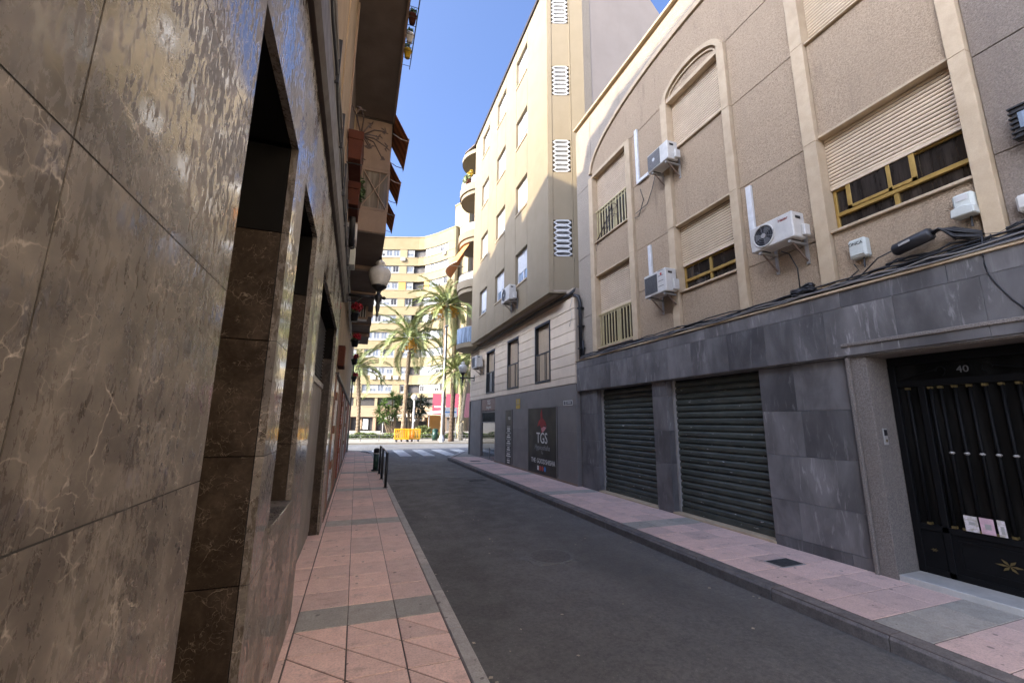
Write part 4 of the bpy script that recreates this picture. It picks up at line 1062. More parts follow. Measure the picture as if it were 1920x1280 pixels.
part('body', MB().tube([(5.38, 2.62, 3.46), (5.38, 2.60, 3.463), (5.38, 2.30, 3.52), (5.38, 2.28, 3.524)], [.05, .068, .068, .055], 12), 'cable', sc, smooth=True)
part('label_plate', MB().prism([(2.54, 3.47), (2.44, 3.49), (2.44, 3.515), (2.54, 3.495)], 'x', 5.308, 5.3135), 'ink_grey', sc)
for k in range(7):
    part('tail', MB().tube([(5.38 + .02 * math.cos(k), 2.28, 3.52 + .02 * math.sin(k)), (5.38 + .03 * math.cos(k), 2.22, 3.54), (5.40 + .02 * math.cos(k * 2), 2.13, 3.52 - .02 * k), (5.42, 1.95, 3.40 - .01 * k)], .011, 5), 'cable', sc, smooth=True)
fl = thing('wall_floodlight', 'black finned wall floodlight at the right edge of the picture', 'floodlight', (5.42, 1.57, 4.2))
part('body', MB().box(5.36, 5.44, 1.38, 1.60, 4.10, 4.43), 'black', fl, .012)
for k in range(7): part('fin', MB().box(5.345, 5.45, 1.37, 1.61, 4.115 + k * .048, 4.130 + k * .048), 'black', fl)
part('glass', MB().box(5.338, 5.344, 1.40, 1.55, 4.19, 4.34), 'glass_blue', fl)
part('bracket', MB().tube([(5.44, 1.56, 4.34), (5.52, 1.56, 4.34)], .02, 6), 'black', fl)
t = wallbox(1.52, 1.70, 3.46, 3.62, .10, 'white_plastic', 'white plastic box at the right edge above the cables')

# white plastic trunking
def trunk(y, z0, z1, label, elbow=None):
    t = thing('pipe_trunking', label, 'trunking', (XR - .05, y, z0))
    part('channel', MB().box(XR - .05, XR + .001, y - .045, y + .045, z0, z1), 'white', t, .006)
    if elbow: part('channel', MB().box(XR - .05, XR + .0005, elbow, y - .046, z0, z0 + .08), 'white', t, .006)
trunk(6.97, 6.77, 8.1, 'L-shaped white trunking beside the upper air conditioner', 6.62)
trunk(4.34, 4.22, 5.22, 'white trunking running up from the large fan air conditioner')
trunk(6.72, 4.3, 5.22, 'white trunking running up from the louvred air conditioner')

# ---- air conditioners
def ac_unit(y0, y1, z0, z1, xf, xb, label, style, brand=None, wallx=XR, rot=None):
    """outdoor unit whose front faces -x"""
    t = thing('air_conditioner', label, 'air conditioner', ((xf + xb) / 2, (y0 + y1) / 2, z0), 'wall air conditioner units')
    w = y1 - y0; h = z1 - z0
    part('case', MB().box(xf, xb, y0, y1, z0, z1), 'white_plastic', t, .014)
    part('service_cover', MB().box(xf + .14, xb + .02, y0 - .05, y0 - .001, z0 + .03, z0 + h * .52), 'white_plastic', t, .012)
    part('handle_slot', MB().box(xf + .06, xf + .15, y0 - .004, y0 + .001, z1 - .10, z1 - .06), 'black', t)
    cy = y0 + w * .66; cz = z0 + h * .5
    if style == 'fan':
        R_ = h * .42
        part('fan_well', MB().tube([(xf - .001, cy, cz), (xf - .004, cy, cz)], R_, 28), 'black', t)
        ring = []
        for k in range(29):
            a = 2 * PI * k / 28; ring.append((xf - .008, cy + R_ * math.cos(a), cz + R_ * math.sin(a)))
        part('guard_ring', MB().tube(ring, .010, 6, cap=False), 'white_plastic', t, smooth=True)
        for q in range(6):
            a = q * PI / 3 + .3
            part('guard_spoke', MB().tube([(xf - .010, cy, cz), (xf - .010, cy + R_ * math.cos(a), cz + R_ * math.sin(a))], .004, 4), 'grille', t)
        for rr_ in (.35, .55, .75, .9):
            part('guard_ring', MB().tube([(xf - .010, cy + R_ * rr_ * math.cos(2 * PI * k / 24), cz + R_ * rr_ * math.sin(2 * PI * k / 24)) for k in range(25)], .0025, 4, cap=False), 'grille', t)
        for q in range(3):
            a = q * 2 * PI / 3
            part('fan_blade', MB().prism([(cy + .2 * R_ * math.cos(a - .5), cz + .2 * R_ * math.sin(a - .5)), (cy + .9 * R_ * math.cos(a - .35), cz + .9 * R_ * math.sin(a - .35)), (cy + .9 * R_ * math.cos(a + .5), cz + .9 * R_ * math.sin(a + .5)), (cy + .25 * R_ * math.cos(a + .6), cz + .25 * R_ * math.sin(a + .6))], 'x', xf - .0075, xf - .0045), 'grille', t)
        part('hub', MB().tube([(xf - .004, cy, cz), (xf - .016, cy, cz)], R_ * .22, 14), 'steel', t)
    elif style == 'square':
        a = MB().box(xf - .006, xf - .001, y0 + w * .36, y1 - .02, z0 + .03, z1 - .03)
        part('guard_panel', a, 'grille', t)
        for q in range(12):
            zz = z0 + .045 + q * (h - .09) / 11
            part('guard_wire', MB().box(xf - .011, xf - .0065, y0 + w * .37, y1 - .03, zz - .003, zz + .003), 'steel', t)
        part('hub', MB().tube([(xf - .011, cy, cz), (xf - .016, cy, cz)], h * .09, 12), 'white', t)
    else:
        part('grille_panel', MB().box(xf - .005, xf - .001, y0 + w * .38, y1 - .03, z0 + .05, z1 - .05), 'black', t)
        for q in range(15):
            zz = z0 + .06 + q * (h - .12) / 14
            part('louvre', MB().box(xf - .012, xf - .0055, y0 + w * .38, y1 - .03, zz - .008, zz + .006), 'grille', t)
        for q in range(4):
            zz = z0 + .12 + q * .1
            part('vent_slot', MB().box(xf - .004, xf - .001, y0 + .06, y0 + w * .33, zz, zz + .01), 'grille', t)
    if brand: text('lettering', brand[0], 'ink_red', t, (xf - .003, y0 + w * .20, z1 - h * .2), (0, -1, 0), (0, 0, 1), brand[1], shear=0)
    elif style == 'louvre':
        part('round_badge', MB().tube([(xf - .001, y0 + w * .2, z1 - .09), (xf - .004, y0 + w * .2, z1 - .09)], .025, 14), 'ink_red2', t)
    for yk in (y0 + w * .14, y1 - w * .18):
        br = part('bracket', MB().box(xf + .02, wallx, yk - .018, yk + .018, z0 - .045, z0 - .012), 'steel', t)
        part('strut', MB().tube([(xf + .08, yk, z0 - .04), (wallx, yk, z0 - .27)], .013, 5), 'rust', br)
        part('upright', MB().box(wallx - .02, wallx + .002, yk - .02, yk + .02, z0 - .30, z0 + .10), 'steel', br)
    for q in range(2):
        part('rubber_foot', MB().box(xf + .05, xb - .03, (y0 + w * .14, y1 - w * .18)[q] - .03, (y0 + w * .14, y1 - w * .18)[q] + .03, z0 - .012, z0 - .0005), 'black', t)
    return t
ac_unit(3.51, 4.145, 3.985, 4.35, 5.15, 5.38, 'large air conditioner with round fan on the right facade beside the gold window', 'fan', ('Haier', .062))
ac_unit(5.93, 6.55, 3.98, 4.425, 5.15, 5.40, 'air conditioner with dark louvred grille low on the right facade', 'louvre')
ac_unit(5.67, 6.25, 6.50, 6.89, 5.15, 5.40, 'air conditioner with square grey fan guard high by the arched window', 'square')
# dry vine on the upper balustrade
dv = thing('dry_vine', 'withered climbing stem hanging on the upper pale balustrade', 'plant', (5.49, 8.5, 6.2))
part('stem', MB().tube([(5.49, 8.75, 6.17), (5.49, 8.45, 6.42), (5.485, 8.2, 6.6), (5.48, 8.0, 6.85), (5.48, 7.85, 6.75), (5.48, 7.78, 6.5)], .016, 5, .008), 'dry', dv, smooth=True)
rr = random.Random(5)
for k in range(16):
    yk = 8.7 - k * .055; zk = 6.2 + k * .038 if k < 13 else 6.7
    part('twig', MB().tube([(5.485, yk, zk), (5.47, yk + rr.uniform(-.1, .1), zk - rr.uniform(.05, .2)), (5.47, yk + rr.uniform(-.12, .12), zk - rr.uniform(.15, .3))], .006, 4), 'dry', dv)

# ================================================================== RIGHT: CORNER SHOP BUILDING
XT = 5.4; XF = 4.9
tb = thing('corner_apartment_building', 'cream five-storey corner building overhanging a charcoal shop front', 'building', (8, 15, 0))
part('body_base', MB().box(5.62, 13, 9.86, 20.95, -.3, 5.2), 'core', tb)
foot = [(5.12, 10.52), (6.0, 10.22), (9.0, 10.22), (12.5, 11), (12.5, 22), (6.6, 21.0), (5.9, 20.3), (5.4, 19.25), (5.12, 19.2)]
part('body_upper', MB().prism(foot, 'z', 5.30, 15.9), 'core', tb)
# charcoal ground floor
def tdark(y0, y1, z0, z1, x=XT):
    g = .0015
    part('charcoal_panel', MB().box(x, 5.619, y0 + g, y1 - g, z0 + g, z1 - g), 'tgs_dark', tb, .001)
for y0, y1 in ((9.86, 11.0), (13.2, 14.72), (15.50, 16.85)):
    for z0, z1 in ((-.05, .62), (.62, 1.36), (1.36, 2.05)): tdark(y0, y1, z0, z1)
for y0, y1 in ((9.86, 11.6), (11.6, 13.3), (13.3, 15.0), (15.0, 16.85)): tdark(y0, y1, 2.05, 2.61)
tdark(11.0, 13.2, -.05, .0); tdark(14.72, 15.50, -.05, .0)
tdark(19.02, 20.9, -.05, 2.61)
part('corner_post', MB().box(5.37, 5.61, 20.92, 21.10, -.05, 2.61), 'black', tb, .004)
part('base_strip', MB().box(5.385, 5.61, 9.87, 16.84, -.04, .05), 'left_pink', tb)
# shop window
sw = part('shop_window', MB().box(5.44, 5.50, 16.87, 16.93, 0, 2.05).box(5.44, 5.50, 18.95, 19.01, 0, 2.05).box(5.44, 5.50, 16.93, 18.95, 1.99, 2.05).box(5.44, 5.50, 16.93, 18.95, 0, .06).box(5.44, 5.50, 16.93, 18.95, 1.55, 1.59).box(5.45, 5.49, 17.75, 17.79, .06, .5), 'tgs_dark', tb, .003)
part('pane', MB().box(5.465, 5.475, 16.93, 18.95, .06, 1.55), 'glass_mirror', sw)
part('pane', MB().box(5.465, 5.475, 16.93, 18.95, 1.59, 1.99), 'glass_mirror', sw)
part('shop_back', MB().box(5.60, 5.618, 16.86, 19.01, -.05, 2.61), 'core', tb)
# first-floor cladding courses
cz = [2.615, 2.82, 3.13, 3.44, 3.75, 4.06, 4.37, 4.68, 5.02]
wins = [(11.40, 12.57), (14.10, 15.30), (16.95, 18.15)]
spans = [(9.86, 11.40), (12.57, 14.10), (15.30, 16.95), (18.15, 21.05)]
def clad(y0, y1, z0, z1):
    part('cladding_course', MB().box(XT - .012, 5.62, y0 + .003, y1 - .003, z0 + .007, z1 - .007), 'clad', tb, .004)
for z0, z1 in zip(cz[:-1], cz[1:]):
    for y0, y1 in spans: clad(y0, y1, z0, z1)
for y0, y1 in wins: clad(y0, y1, 2.615, 2.80); clad(y0, y1, 4.70, 5.02)
part('cladding_backing', MB().box(XT + .03, 5.619, 9.862, 11.39, 2.62, 5.2).box(XT + .03, 5.619, 12.58, 14.09, 2.62, 5.2).box(XT + .03, 5.619, 15.31, 16.94, 2.62, 5.2).box(XT + .03, 5.619, 18.16, 21.04, 2.62, 5.2).box(XT - .02, 5.62, 9.86, 21.05, 5.02, 5.26), 'soffit', tb)
for (y0, y1) in wins:
    ww = part('window', MB().box(XT - .03, 5.60, y0 + .003, y0 + .06, 2.805, 4.695).box(XT - .03, 5.60, y1 - .06, y1 - .003, 2.805, 4.695).box(XT - .03, 5.60, y0 + .06, y1 - .06, 4.63, 4.695).box(XT - .03, 5.60, y0 + .06, y1 - .06, 2.805, 2.87), 'black', tb, .003)
    part('shutter', MB().box(5.50, 5.52, y0 + .06, y1 - .06, 3.75, 4.63), 'slat_cream', ww)
    for k in range(16): part('slat', MB().box(5.49, 5.4995, y0 + .06, y1 - .06, 3.76 + k * .054, 3.80 + k * .054), 'slat_cream', ww)
    part('pane', MB().box(5.53, 5.54, y0 + .06, y1 - .06, 2.87, 3.75), 'glass', ww)
    part('curtain', MB().prism([(y0 + .08 + k * .1, 0) for k in range(2)] and [(5.515 + .012 * (k % 2), y0 + .07 + (y1 - y0 - .14) * k / 22) for k in range(23)] + [(5.529, y1 - .07), (5.529, y0 + .07)], 'z', 2.88, 3.75), 'blind' if y0 > 16 else 'slat_cream', ww)
    part('mullion', MB().box(5.47, 5.56, (y0 + y1) / 2 - .025, (y0 + y1) / 2 + .025, 2.87, 3.75), 'black', ww)
    rl = part('rail', MB().box(XT - .02, XT + .01, y0 + .06, y1 - .06, 3.70, 3.74), 'black', ww)
    for k in range(9):
        yk = y0 + .14 + k * (y1 - y0 - .28) / 8
        part('rail_bar', MB().box(XT - .01, XT, yk - .008, yk + .008, 2.87, 3.70), 'black' if y0 > 15 else 'slat_cream', ww)

# overhang soffit
part('soffit', MB().prism([(XF + .02, 10.42), (6.0, 10.02), (6.0, 21.0), (5.4, 21.0), (5.2, 19.25), (XF + .02, 19.22)], 'z', 5.262, 5.30), 'soffit', tb)
# upper facade layer
cols = [(12.10, 13.20), (14.42, 15.55), (16.75, 17.85)]
piers = [(10.42, 12.10), (13.20, 14.42), (15.55, 16.75), (17.85, 19.22)]
wz = [(6.23, 7.39), (8.88, 10.03), (11.53, 12.68), (14.18, 15.33)]
ZB, ZT = 5.22, 15.95
def fpan(y0, y1, z0, z1, name='render_panel'):
    part(name, MB().box(XF, 5.12, y0 + .010, y1 - .010, z0, z1), 'render', tb, .003)
for y0, y1 in piers:
    fpan(y0, y1, ZB, ZT)
for (y0, y1) in cols:
    zz = [ZB] + [v for w_ in wz for v in w_] + [ZT]
    for k in range(0, len(zz), 2): fpan(y0, y1, zz[k], zz[k + 1])
    for z0, z1 in wz:
        ym = (y0 + y1) / 2
        ww = part('window', MB().box(5.0, 5.06, y0 + .006, y0 + .06, z0, z1).box(5.0, 5.06, y1 - .06, y1 - .006, z0, z1).box(5.0, 5.06, y0 + .06, y1 - .06, z1 - .05, z1).box(4.98, 5.06, y0 + .06, y1 - .06, z0, z0 + .05).box(5.0, 5.055, ym - .04, ym + .04, z0 + .05, z1 - .05), 'white', tb, .003)
        zsb = random.choice([z0 + .25, z0 + .45, z0 + .7, z0 + .9])
        part('pane', MB().box(5.03, 5.04, y0 + .06, y1 - .06, z0 + .05, zsb), 'glass_blue', ww)
        part('shutter', MB().box(5.01, 5.028, y0 + .06, y1 - .06, zsb, z1 - .05), 'white', ww)
        part('sill', MB().box(XF - .03, 5.1, y0 + .008, y1 - .008, z0 - .05, z0 - .0005), 'stone', ww)
# chamfered end facet with screen vents: plane from (4.9,10.42) to (6.0,10.02)
A = Vector((XF, 10.42)); B = Vector((6.0, 10.02)); U = (B - A).normalized(); W = Vector((U.y, -U.x)); FL = (B - A).length
def fp(s_, d_, z): p = A + U * s_ + W * d_; return (p.x, p.y, z)
def fprism(s0, s1, d0, d1, z0, z1):
    mb = MB(); pts = [(s0, d0), (s1, d0), (s1, d1), (s0, d1)]
    return mb.prism([tuple((A + U * a + W * b)) for a, b in pts], 'z', z0, z1)
vents = [(6.32, 7.46), (9.02, 10.10), (11.68, 12.74), (14.36, 15.40)]
vs0, vs1 = .17, .67
part('facet_pier', fprism(0.0, vs0 - .03, -.2, 0, ZB, 17.0), 'render', tb, .003)
part('facet_pier', fprism(vs1 + .03, .74, -.2, 0, ZB, 17.0), 'render', tb, .003)
part('facet_pier', fprism(.75, FL, -.2, -.004, ZB, 17.0), 'render', tb, .003)
zz = [ZB] + [v for w_ in vents for v in w_] + [17.0]
for k in range(0, len(zz), 2): part('facet_panel', fprism(vs0 - .029, vs1 + .029, -.2, -.012, zz[k], zz[k + 1]), 'render', tb)
for z0, z1 in vents:
    vb = part('screen_vent', fprism(vs0 - .029, vs1 + .029, -.2, -.13, z0, z1), 'far_dark' if False else 'grille', tb)
    n = 7; hh = (z1 - z0) / n; sm = (vs0 + vs1) / 2; hw = (vs1 - vs0) / 2 + .02
    for q in range(n):
        c = z0 + hh * (q + .5)
        mb = MB()
        outer = [(-hw, 0), (-hw + .10, hh * .5), (hw - .10, hh * .5), (hw, 0), (hw - .10, -hh * .5), (-hw + .10, -hh * .5)]
        inn = [(-hw + .045, 0), (-hw + .125, hh * .27), (hw - .125, hh * .27), (hw - .045, 0), (hw - .125, -hh * .27), (-hw + .125, -hh * .27)]
        for e in range(6):
            f_ = (e + 1) % 6
            vts = []
            for d_ in (-.12, .0):
                for (ss, zz_) in (outer[e], outer[f_], inn[f_], inn[e]): vts.append(fp(sm + ss, d_, c + zz_ * .995))
            b = len(mb.v); mb.v += vts
            mb.f += [tuple(b + i for i in qd) for qd in ((0, 3, 2, 1), (4, 5, 6, 7), (0, 1, 5, 4), (1, 2, 6, 5), (2, 3, 7, 6), (3, 0, 4, 7))]
        part('screen_block', mb, 'white', vb)
# party wall over the neighbour's roof
part('party_wall', MB().prism([(6.28, 5.3), (9.6, 5.3), (9.6, 15.5), (8.55, 16.78), (6.28, 17.6)], 'y', 10.03, 10.215), 'party', tb)
part('corner_strip', MB().prism([(6.0, 5.3), (6.278, 5.3), (6.278, 17.0), (6.0, 17.0)], 'y', 10.025, 10.2), 'rough_grey', tb)
part('roof', MB().prism([(4.85, 10.5), (6.0, 10.25), (12.5, 11), (12.5, 22), (6.6, 21.4), (5.3, 21.2), (4.62, 20.8), (4.55, 20.2), (4.85, 19.3)], 'z', 15.951, 16.02), 'left_grey', tb)
part('roof_edge', MB().prism([(4.84, 10.5), (4.88, 10.5), (4.88, 19.3), (4.84, 19.3)], 'z', 15.9, 16.03), 'brown_metal', tb)
# rounded corner balconies
cc = Vector((5.95, 20.45)); RR = 1.45
def arc(r, a0, a1, n=18): return [(cc.x + r * math.cos(a0 + (a1 - a0) * i / n), cc.y + r * math.sin(a0 + (a1 - a0) * i / n)) for i in range(n + 1)]
a0_, a1_ = PI + .86, PI - .95
for k, zf in enumerate((5.16, 7.95, 10.60, 13.25, 15.6)):
    pl = arc(RR, a0_, a1_) + [(6.4, 21.6), (6.4, 19.3)]
    sl = part('balcony_slab', MB().prism(pl, 'z', zf, zf + .22), 'render', tb)
    if k == 4: continue
    arcp = arc(RR - .02, a0_, a1_)
    if k == 0:
        for i in range(0, 18, 2):
            part('glass_panel', MB().strip([arcp[i + 2], arcp[i + 1], arcp[i]][::-1], zf + .24, zf + .98, .015), 'glass_blue', sl)
        part('hand_rail', MB().tube([(x, y, zf + 1.0) for x, y in arcp], .022, 6), 'steel', sl, smooth=True)
    else:
        part('parapet', MB().strip(arcp[::-1][::-1], zf + .221, zf + .62, .1), 'render', sl)
        for i in range(0, 18, 2):
            part('glass_panel', MB().strip([arcp[i], arcp[i + 1], arcp[i + 2]], zf + .63, zf + 1.02, .015), 'blind', sl)
        part('hand_rail', MB().tube([(x, y, zf + 1.04) for x, y in arcp], .022, 6), 'steel', sl, smooth=True)
bw_ = [(5.35, 19.24), (5.62, 20.0), (6.1, 20.6), (6.7, 21.0)]
part('corner_wall', MB().strip(bw_, 5.3, 15.9, .1), 'render', tb)
# orange awning on a corner balcony
oa = thing('orange_awning', 'orange sun awning sloping off a rounded corner balcony', 'awning', (4.6, 20.0, 8.8))
for i in range(8):
    a = PI + .55 - i * .16; b = a - .16
    p0 = (cc.x + 1.35 * math.cos(a), cc.y + 1.35 * math.sin(a), 10.55); p1 = (cc.x + 1.35 * math.cos(b), cc.y + 1.35 * math.sin(b), 10.55)
    q0 = (cc.x + 2.15 * math.cos(a), cc.y + 2.15 * math.sin(a), 9.35); q1 = (cc.x + 2.15 * math.cos(b), cc.y + 2.15 * math.sin(b), 9.35)
    mb = MB().quad(p0, p1, q1, q0); mb.quad(*[(x, y, z - .012) for x, y, z in (q0, q1, p1, p0)])
    part('cloth_stripe', mb, 'awning_orange', oa)
part('front_bar', MB().tube([(cc.x + 2.15 * math.cos(PI + .55 - i * .16), cc.y + 2.15 * math.sin(PI + .55 - i * .16), 9.34) for i in range(9)], .025, 6), 'canvas', oa, smooth=True)
part('arm', MB().tube([(4.62, 20.1, 9.4), (3.9, 20.0, 9.36)], .02, 5), 'canvas', oa)
bp = thing('balcony_plants', 'yellow-green plants trailing over the highest corner balcony', 'plant', (4.6, 20.0, 14.2))
leafy(bp, (4.62, 20.0, 14.25), .18, .5, .3, 160, 'palm_b', 71, .10)
leafy(bp, (4.75, 19.6, 14.4), .15, .3, .2, 60, 'sign_yellow', 72, .08, 'blossom')
part('trough', MB().box(4.58, 4.78, 19.6, 20.4, 13.9, 14.1), 'terracotta', bp, .01)
# air conditioners on this building
ac_unit(12.85, 13.65, 5.68, 6.2, 4.55, 4.80, 'air conditioner on the cream overhang beside a white window', 'fan', None, XF)
ac_unit(18.5, 19.3, 4.05, 4.6, 5.0, 5.28, 'air conditioner on the cream cladding left of the far narrow window', 'louvre', None, XT)
ac_unit(19.9, 20.5, 5.55, 6.05, 4.75, 5.0, 'small air conditioner tucked under the rounded corner balcony', 'louvre', None, 5.6)

# posters and plates on the shop
def board(y0, y1, z0, z1, mat, label, name='poster', x=XT, cat='poster'):
    t = thing(name, label, cat, (x, (y0 + y1) / 2, z0))
    part('panel', MB().box(x - .014, x - .002 if x == XT else x, y0, y1, z0, z1), mat, t, .001)
    part('edge_trim', MB().box(x - .020, x - .003, y0 - .03, y0, z0 - .03, z1 + .03).box(x - .020, x - .003, y1, y1 + .03, z0 - .03, z1 + .03).box(x - .020, x - .003, y0, y1, z1, z1 + .03), 'tgs_dark', t)
    return t
LU, LV = (0, -1, 0), (0, 0, 1)
xp = XT - .0165
p1 = board(11.05, 13.15, .03, 2.03, 'poster', 'large black shop poster with red emblem and the words TGS and THE GOOD SHISHA')
text('lettering', 'TGS', 'ink_white', p1, (xp, 12.06, 1.10), LU, LV, .46)
text('lettering', 'Hypnoshisha', 'ink_grey', p1, (xp, 12.06, .83), LU, LV, .22, shear=.25)
text('lettering', 'Tu', 'ink_grey', p1, (xp, 12.06, .68), LU, LV, .12, shear=.25)
for wd_, yc_ in (('THE', 12.72), ('GOOD', 12.14), ('SHISHA', 11.48)): text('lettering', wd_, 'ink_white', p1, (xp, yc_, .42), LU, LV, .20)
em = [[(12.06, 2.0), (12.16, 1.85), (12.14, 1.72), (12.33, 1.60), (12.40, 1.46), (12.22, 1.50), (12.12, 1.42), (12.10, 1.28), (12.06, 1.22), (12.02, 1.42), (11.86, 1.50), (11.70, 1.46), (11.80, 1.62), (12.0, 1.72), (12.03, 1.86)],
      [(12.12, 1.40), (12.0, 1.28), (11.84, 1.36), (11.72, 1.44), (11.92, 1.46)], [(12.22, 1.66), (12.34, 1.52), (12.16, 1.56)]]
for e, mt in zip(em, ('ink_red', 'ink_pink', 'ink_red2')):
    part('red_emblem', MB().prism(e, 'x', xp - .001 - (.001 if mt != 'ink_red' else 0), xp + .0015), mt, p1)
for k, mt in enumerate(('ink_white', 'ink_red2', 'ink_red2', 'ink_blue')):
    yc = 12.36 - k * .17
    part('badge', MB().box(xp, xp + .0015, yc - .065, yc + .065, .15, .28) if k in (0, 1) else MB().tube([(xp + .0015, yc, .215), (xp, yc, .215)], .075, 14), mt, p1)
p2 = board(14.78, 15.45, .03, 2.03, 'poster', 'narrow black shop poster listing many short lines of white text')
text('lettering', 'TGS', 'ink_white', p2, (xp, 15.05, 1.72), LU, LV, .14)
rr = random.Random(9)
for k in range(18):
    wd = rr.uniform(.22, .56); zc = 1.42 - k * .076
    part('text_line', MB().box(xp, xp + .0015, 15.1 - wd / 2, 15.1 + wd / 2, zc - .022, zc + .022), 'ink_white' if k % 3 else 'ink_grey', p2)
p3 = board(16.90, 18.98, 2.08, 2.58, 'poster_brown', 'brown shop sign above the display window with white letters TGS', 'shop_sign', 5.44, 'sign')
text('lettering', 'TGS', 'ink_white', p3, (5.4235, 17.85, 2.42), LU, LV, .26)
text('lettering', 'Hypnoshisha', 'ink_white', p3, (5.4235, 17.85, 2.22), LU, LV, .14, shear=.25)
text('lettering', 'Tu', 'ink_white', p3, (5.4235, 17.85, 2.13), LU, LV, .08, shear=.25)
ys_ = thing('yellow_plate', 'small yellow notice plate in two blocks on the charcoal wall', 'sign', (XT, 14.15, 2.1))
part('plate', MB().box(XT - .012, XT - .002, 13.96, 14.34, 2.22, 2.40).box(XT - .012, XT - .002, 13.96, 14.34, 2.06, 2.19), 'sign_yellow', ys_)
part('symbol', MB().box(XT - .014, XT - .0122, 14.03, 14.27, 2.25, 2.28).box(XT - .014, XT - .0122, 14.05, 14.25, 2.32, 2.36), 'ink_grey', ys_)
ss = thing('street_name_plate', 'small grey street name plate with white border on the charcoal wall', 'sign', (XT, 10.3, 2.05))
part('plate', MB().box(XT - .012, XT - .002, 10.05, 10.58, 2.05, 2.18), 'grille', ss)
part('border', MB().box(XT - .015, XT - .0122, 10.05, 10.58, 2.165, 2.18).box(XT - .015, XT - .0122, 10.05, 10.58, 2.05, 2.065).box(XT - .015, XT - .0122, 10.05, 10.065, 2.065, 2.165).box(XT - .015, XT - .0122, 10.565, 10.58, 2.065, 2.165).box(XT - .015, XT - .0122, 10.42, 10.44, 2.065, 2.165), 'ink_white', ss)
text('lettering', 'CALLE', 'ink_white', ss, (XT - .0135, 10.24, 2.115), LU, LV, .07)
# cables under the overhang
cb3 = thing('cable_run', 'dark cables running along under the cream overhang to the duct', 'cables', (5.3, 12, 5.0))
for k in range(4):
    part('cable', MB().tube(wob(lambda t: (5.33 + .02 * k, 9.75 + 10.8 * t, 5.10 + .03 * k), 30, .02, 200 + k), .022 if k < 2 else .014, 6), 'cable', cb3, smooth=True)
part('cable', MB().tube([(5.36, 9.9, 5.0), (5.36, 10.05, 4.7), (5.36, 9.92, 4.5), (5.36, 10.1, 4.2)], .008, 5), 'cable_white', cb3, smooth=True)

# ================================================================== FAR PLAZA
fb = thing('curved_apartment_block', 'tall yellow brick block with window bands and a curved facade across the plaza', 'building', (8, 76, 0))
flat = [(-10, 84.5), (-1.16, 81.29), (9.0, 77.6)]
curve = [(9.9, 77.05), (10.78, 76.1), (11.6, 75.05), (12.31, 74.05), (13.0, 72.9), (13.57, 71.89), (14.26, 70.79)]
rnd_ = [(14.6, 70.45), (15.0, 70.5), (15.35, 71.0), (15.6, 72.2), (16.73, 79.0)]
path = flat + curve + rnd_
def offset(pth, d):
    ps = [Vector(p) for p in pth]; out = []
    for i in range(len(ps)):
        t = (ps[min(i + 1, len(ps) - 1)] - ps[max(i - 1, 0)]).normalized()
        out.append(tuple(ps[i] + Vector((-t.y, t.x)) * d))
    return out
part('body', MB().prism(offset(path, .55) + [(16, 95), (-8, 95)], 'z', 0, 36.0), 'far_dark', fb)
NROW = 9; P0 = 34.0; DP = 3.24
part('parapet_band', MB().strip(path, P0, 36.4, .5), 'far_brick', fb)
part('parapet_cap', MB().strip(offset(path, -.08), 36.4, 36.6, .6), 'far_pale', fb)
for k in range(NROW):
    zt = P0 - DP * k - 1.7
    part('spandrel_band', MB().strip(path, zt - 1.54 if k < 8 else 5.7, zt, .5), 'far_brick', fb)
    part('spandrel_cap', MB().strip(offset(path, -.07), zt - .02, zt + .10, .3), 'far_pale', fb)
    part('spandrel_foot', MB().strip(offset(path, -.05), (zt - 1.54 if k < 8 else 5.7) - .02, (zt - 1.54 if k < 8 else 5.7) + .10, .3), 'far_pale', fb)
    part('end_wall', MB().strip(offset(curve[5:] + rnd_, .02), zt, zt + 1.7, .3), 'far_brick', fb)
# windows along the path
segs = []
def along(pth, pitch, start=0.0):
    ps = [Vector(p) for p in pth]; acc = 0; out = []; s_ = start
    L = [0]
    for a, b in zip(ps[:-1], ps[1:]): L.append(L[-1] + (b - a).length)
    def at(s):
        for i in range(len(L) - 1):
            if s <= L[i + 1]: return ps[i] + (ps[i + 1] - ps[i]) * ((s - L[i]) / (L[i + 1] - L[i]))
        return ps[-1]
    while s_ + pitch <= L[-1]: out.append((at(s_), at(s_ + pitch))); s_ += pitch
    return out
wl = along(flat, 1.38, 4.2); wc_ = along(curve[:6], 1.18, .35)
rr = random.Random(21)
def obl(a, b, d0, d1, z0, z1, e0=0.0, e1=1.0):
    """box standing on plan segment a-b, between depths d0,d1 behind the line"""
    a = Vector(a); b = Vector(b); u = (b - a); n = Vector((-u.y, u.x)).normalized()
    p = a + u * e0; q = a + u * e1
    return MB().prism([tuple(p + n * d0), tuple(q + n * d0), tuple(q + n * d1), tuple(p + n * d1)], 'z', z0, z1)
wmesh = 0
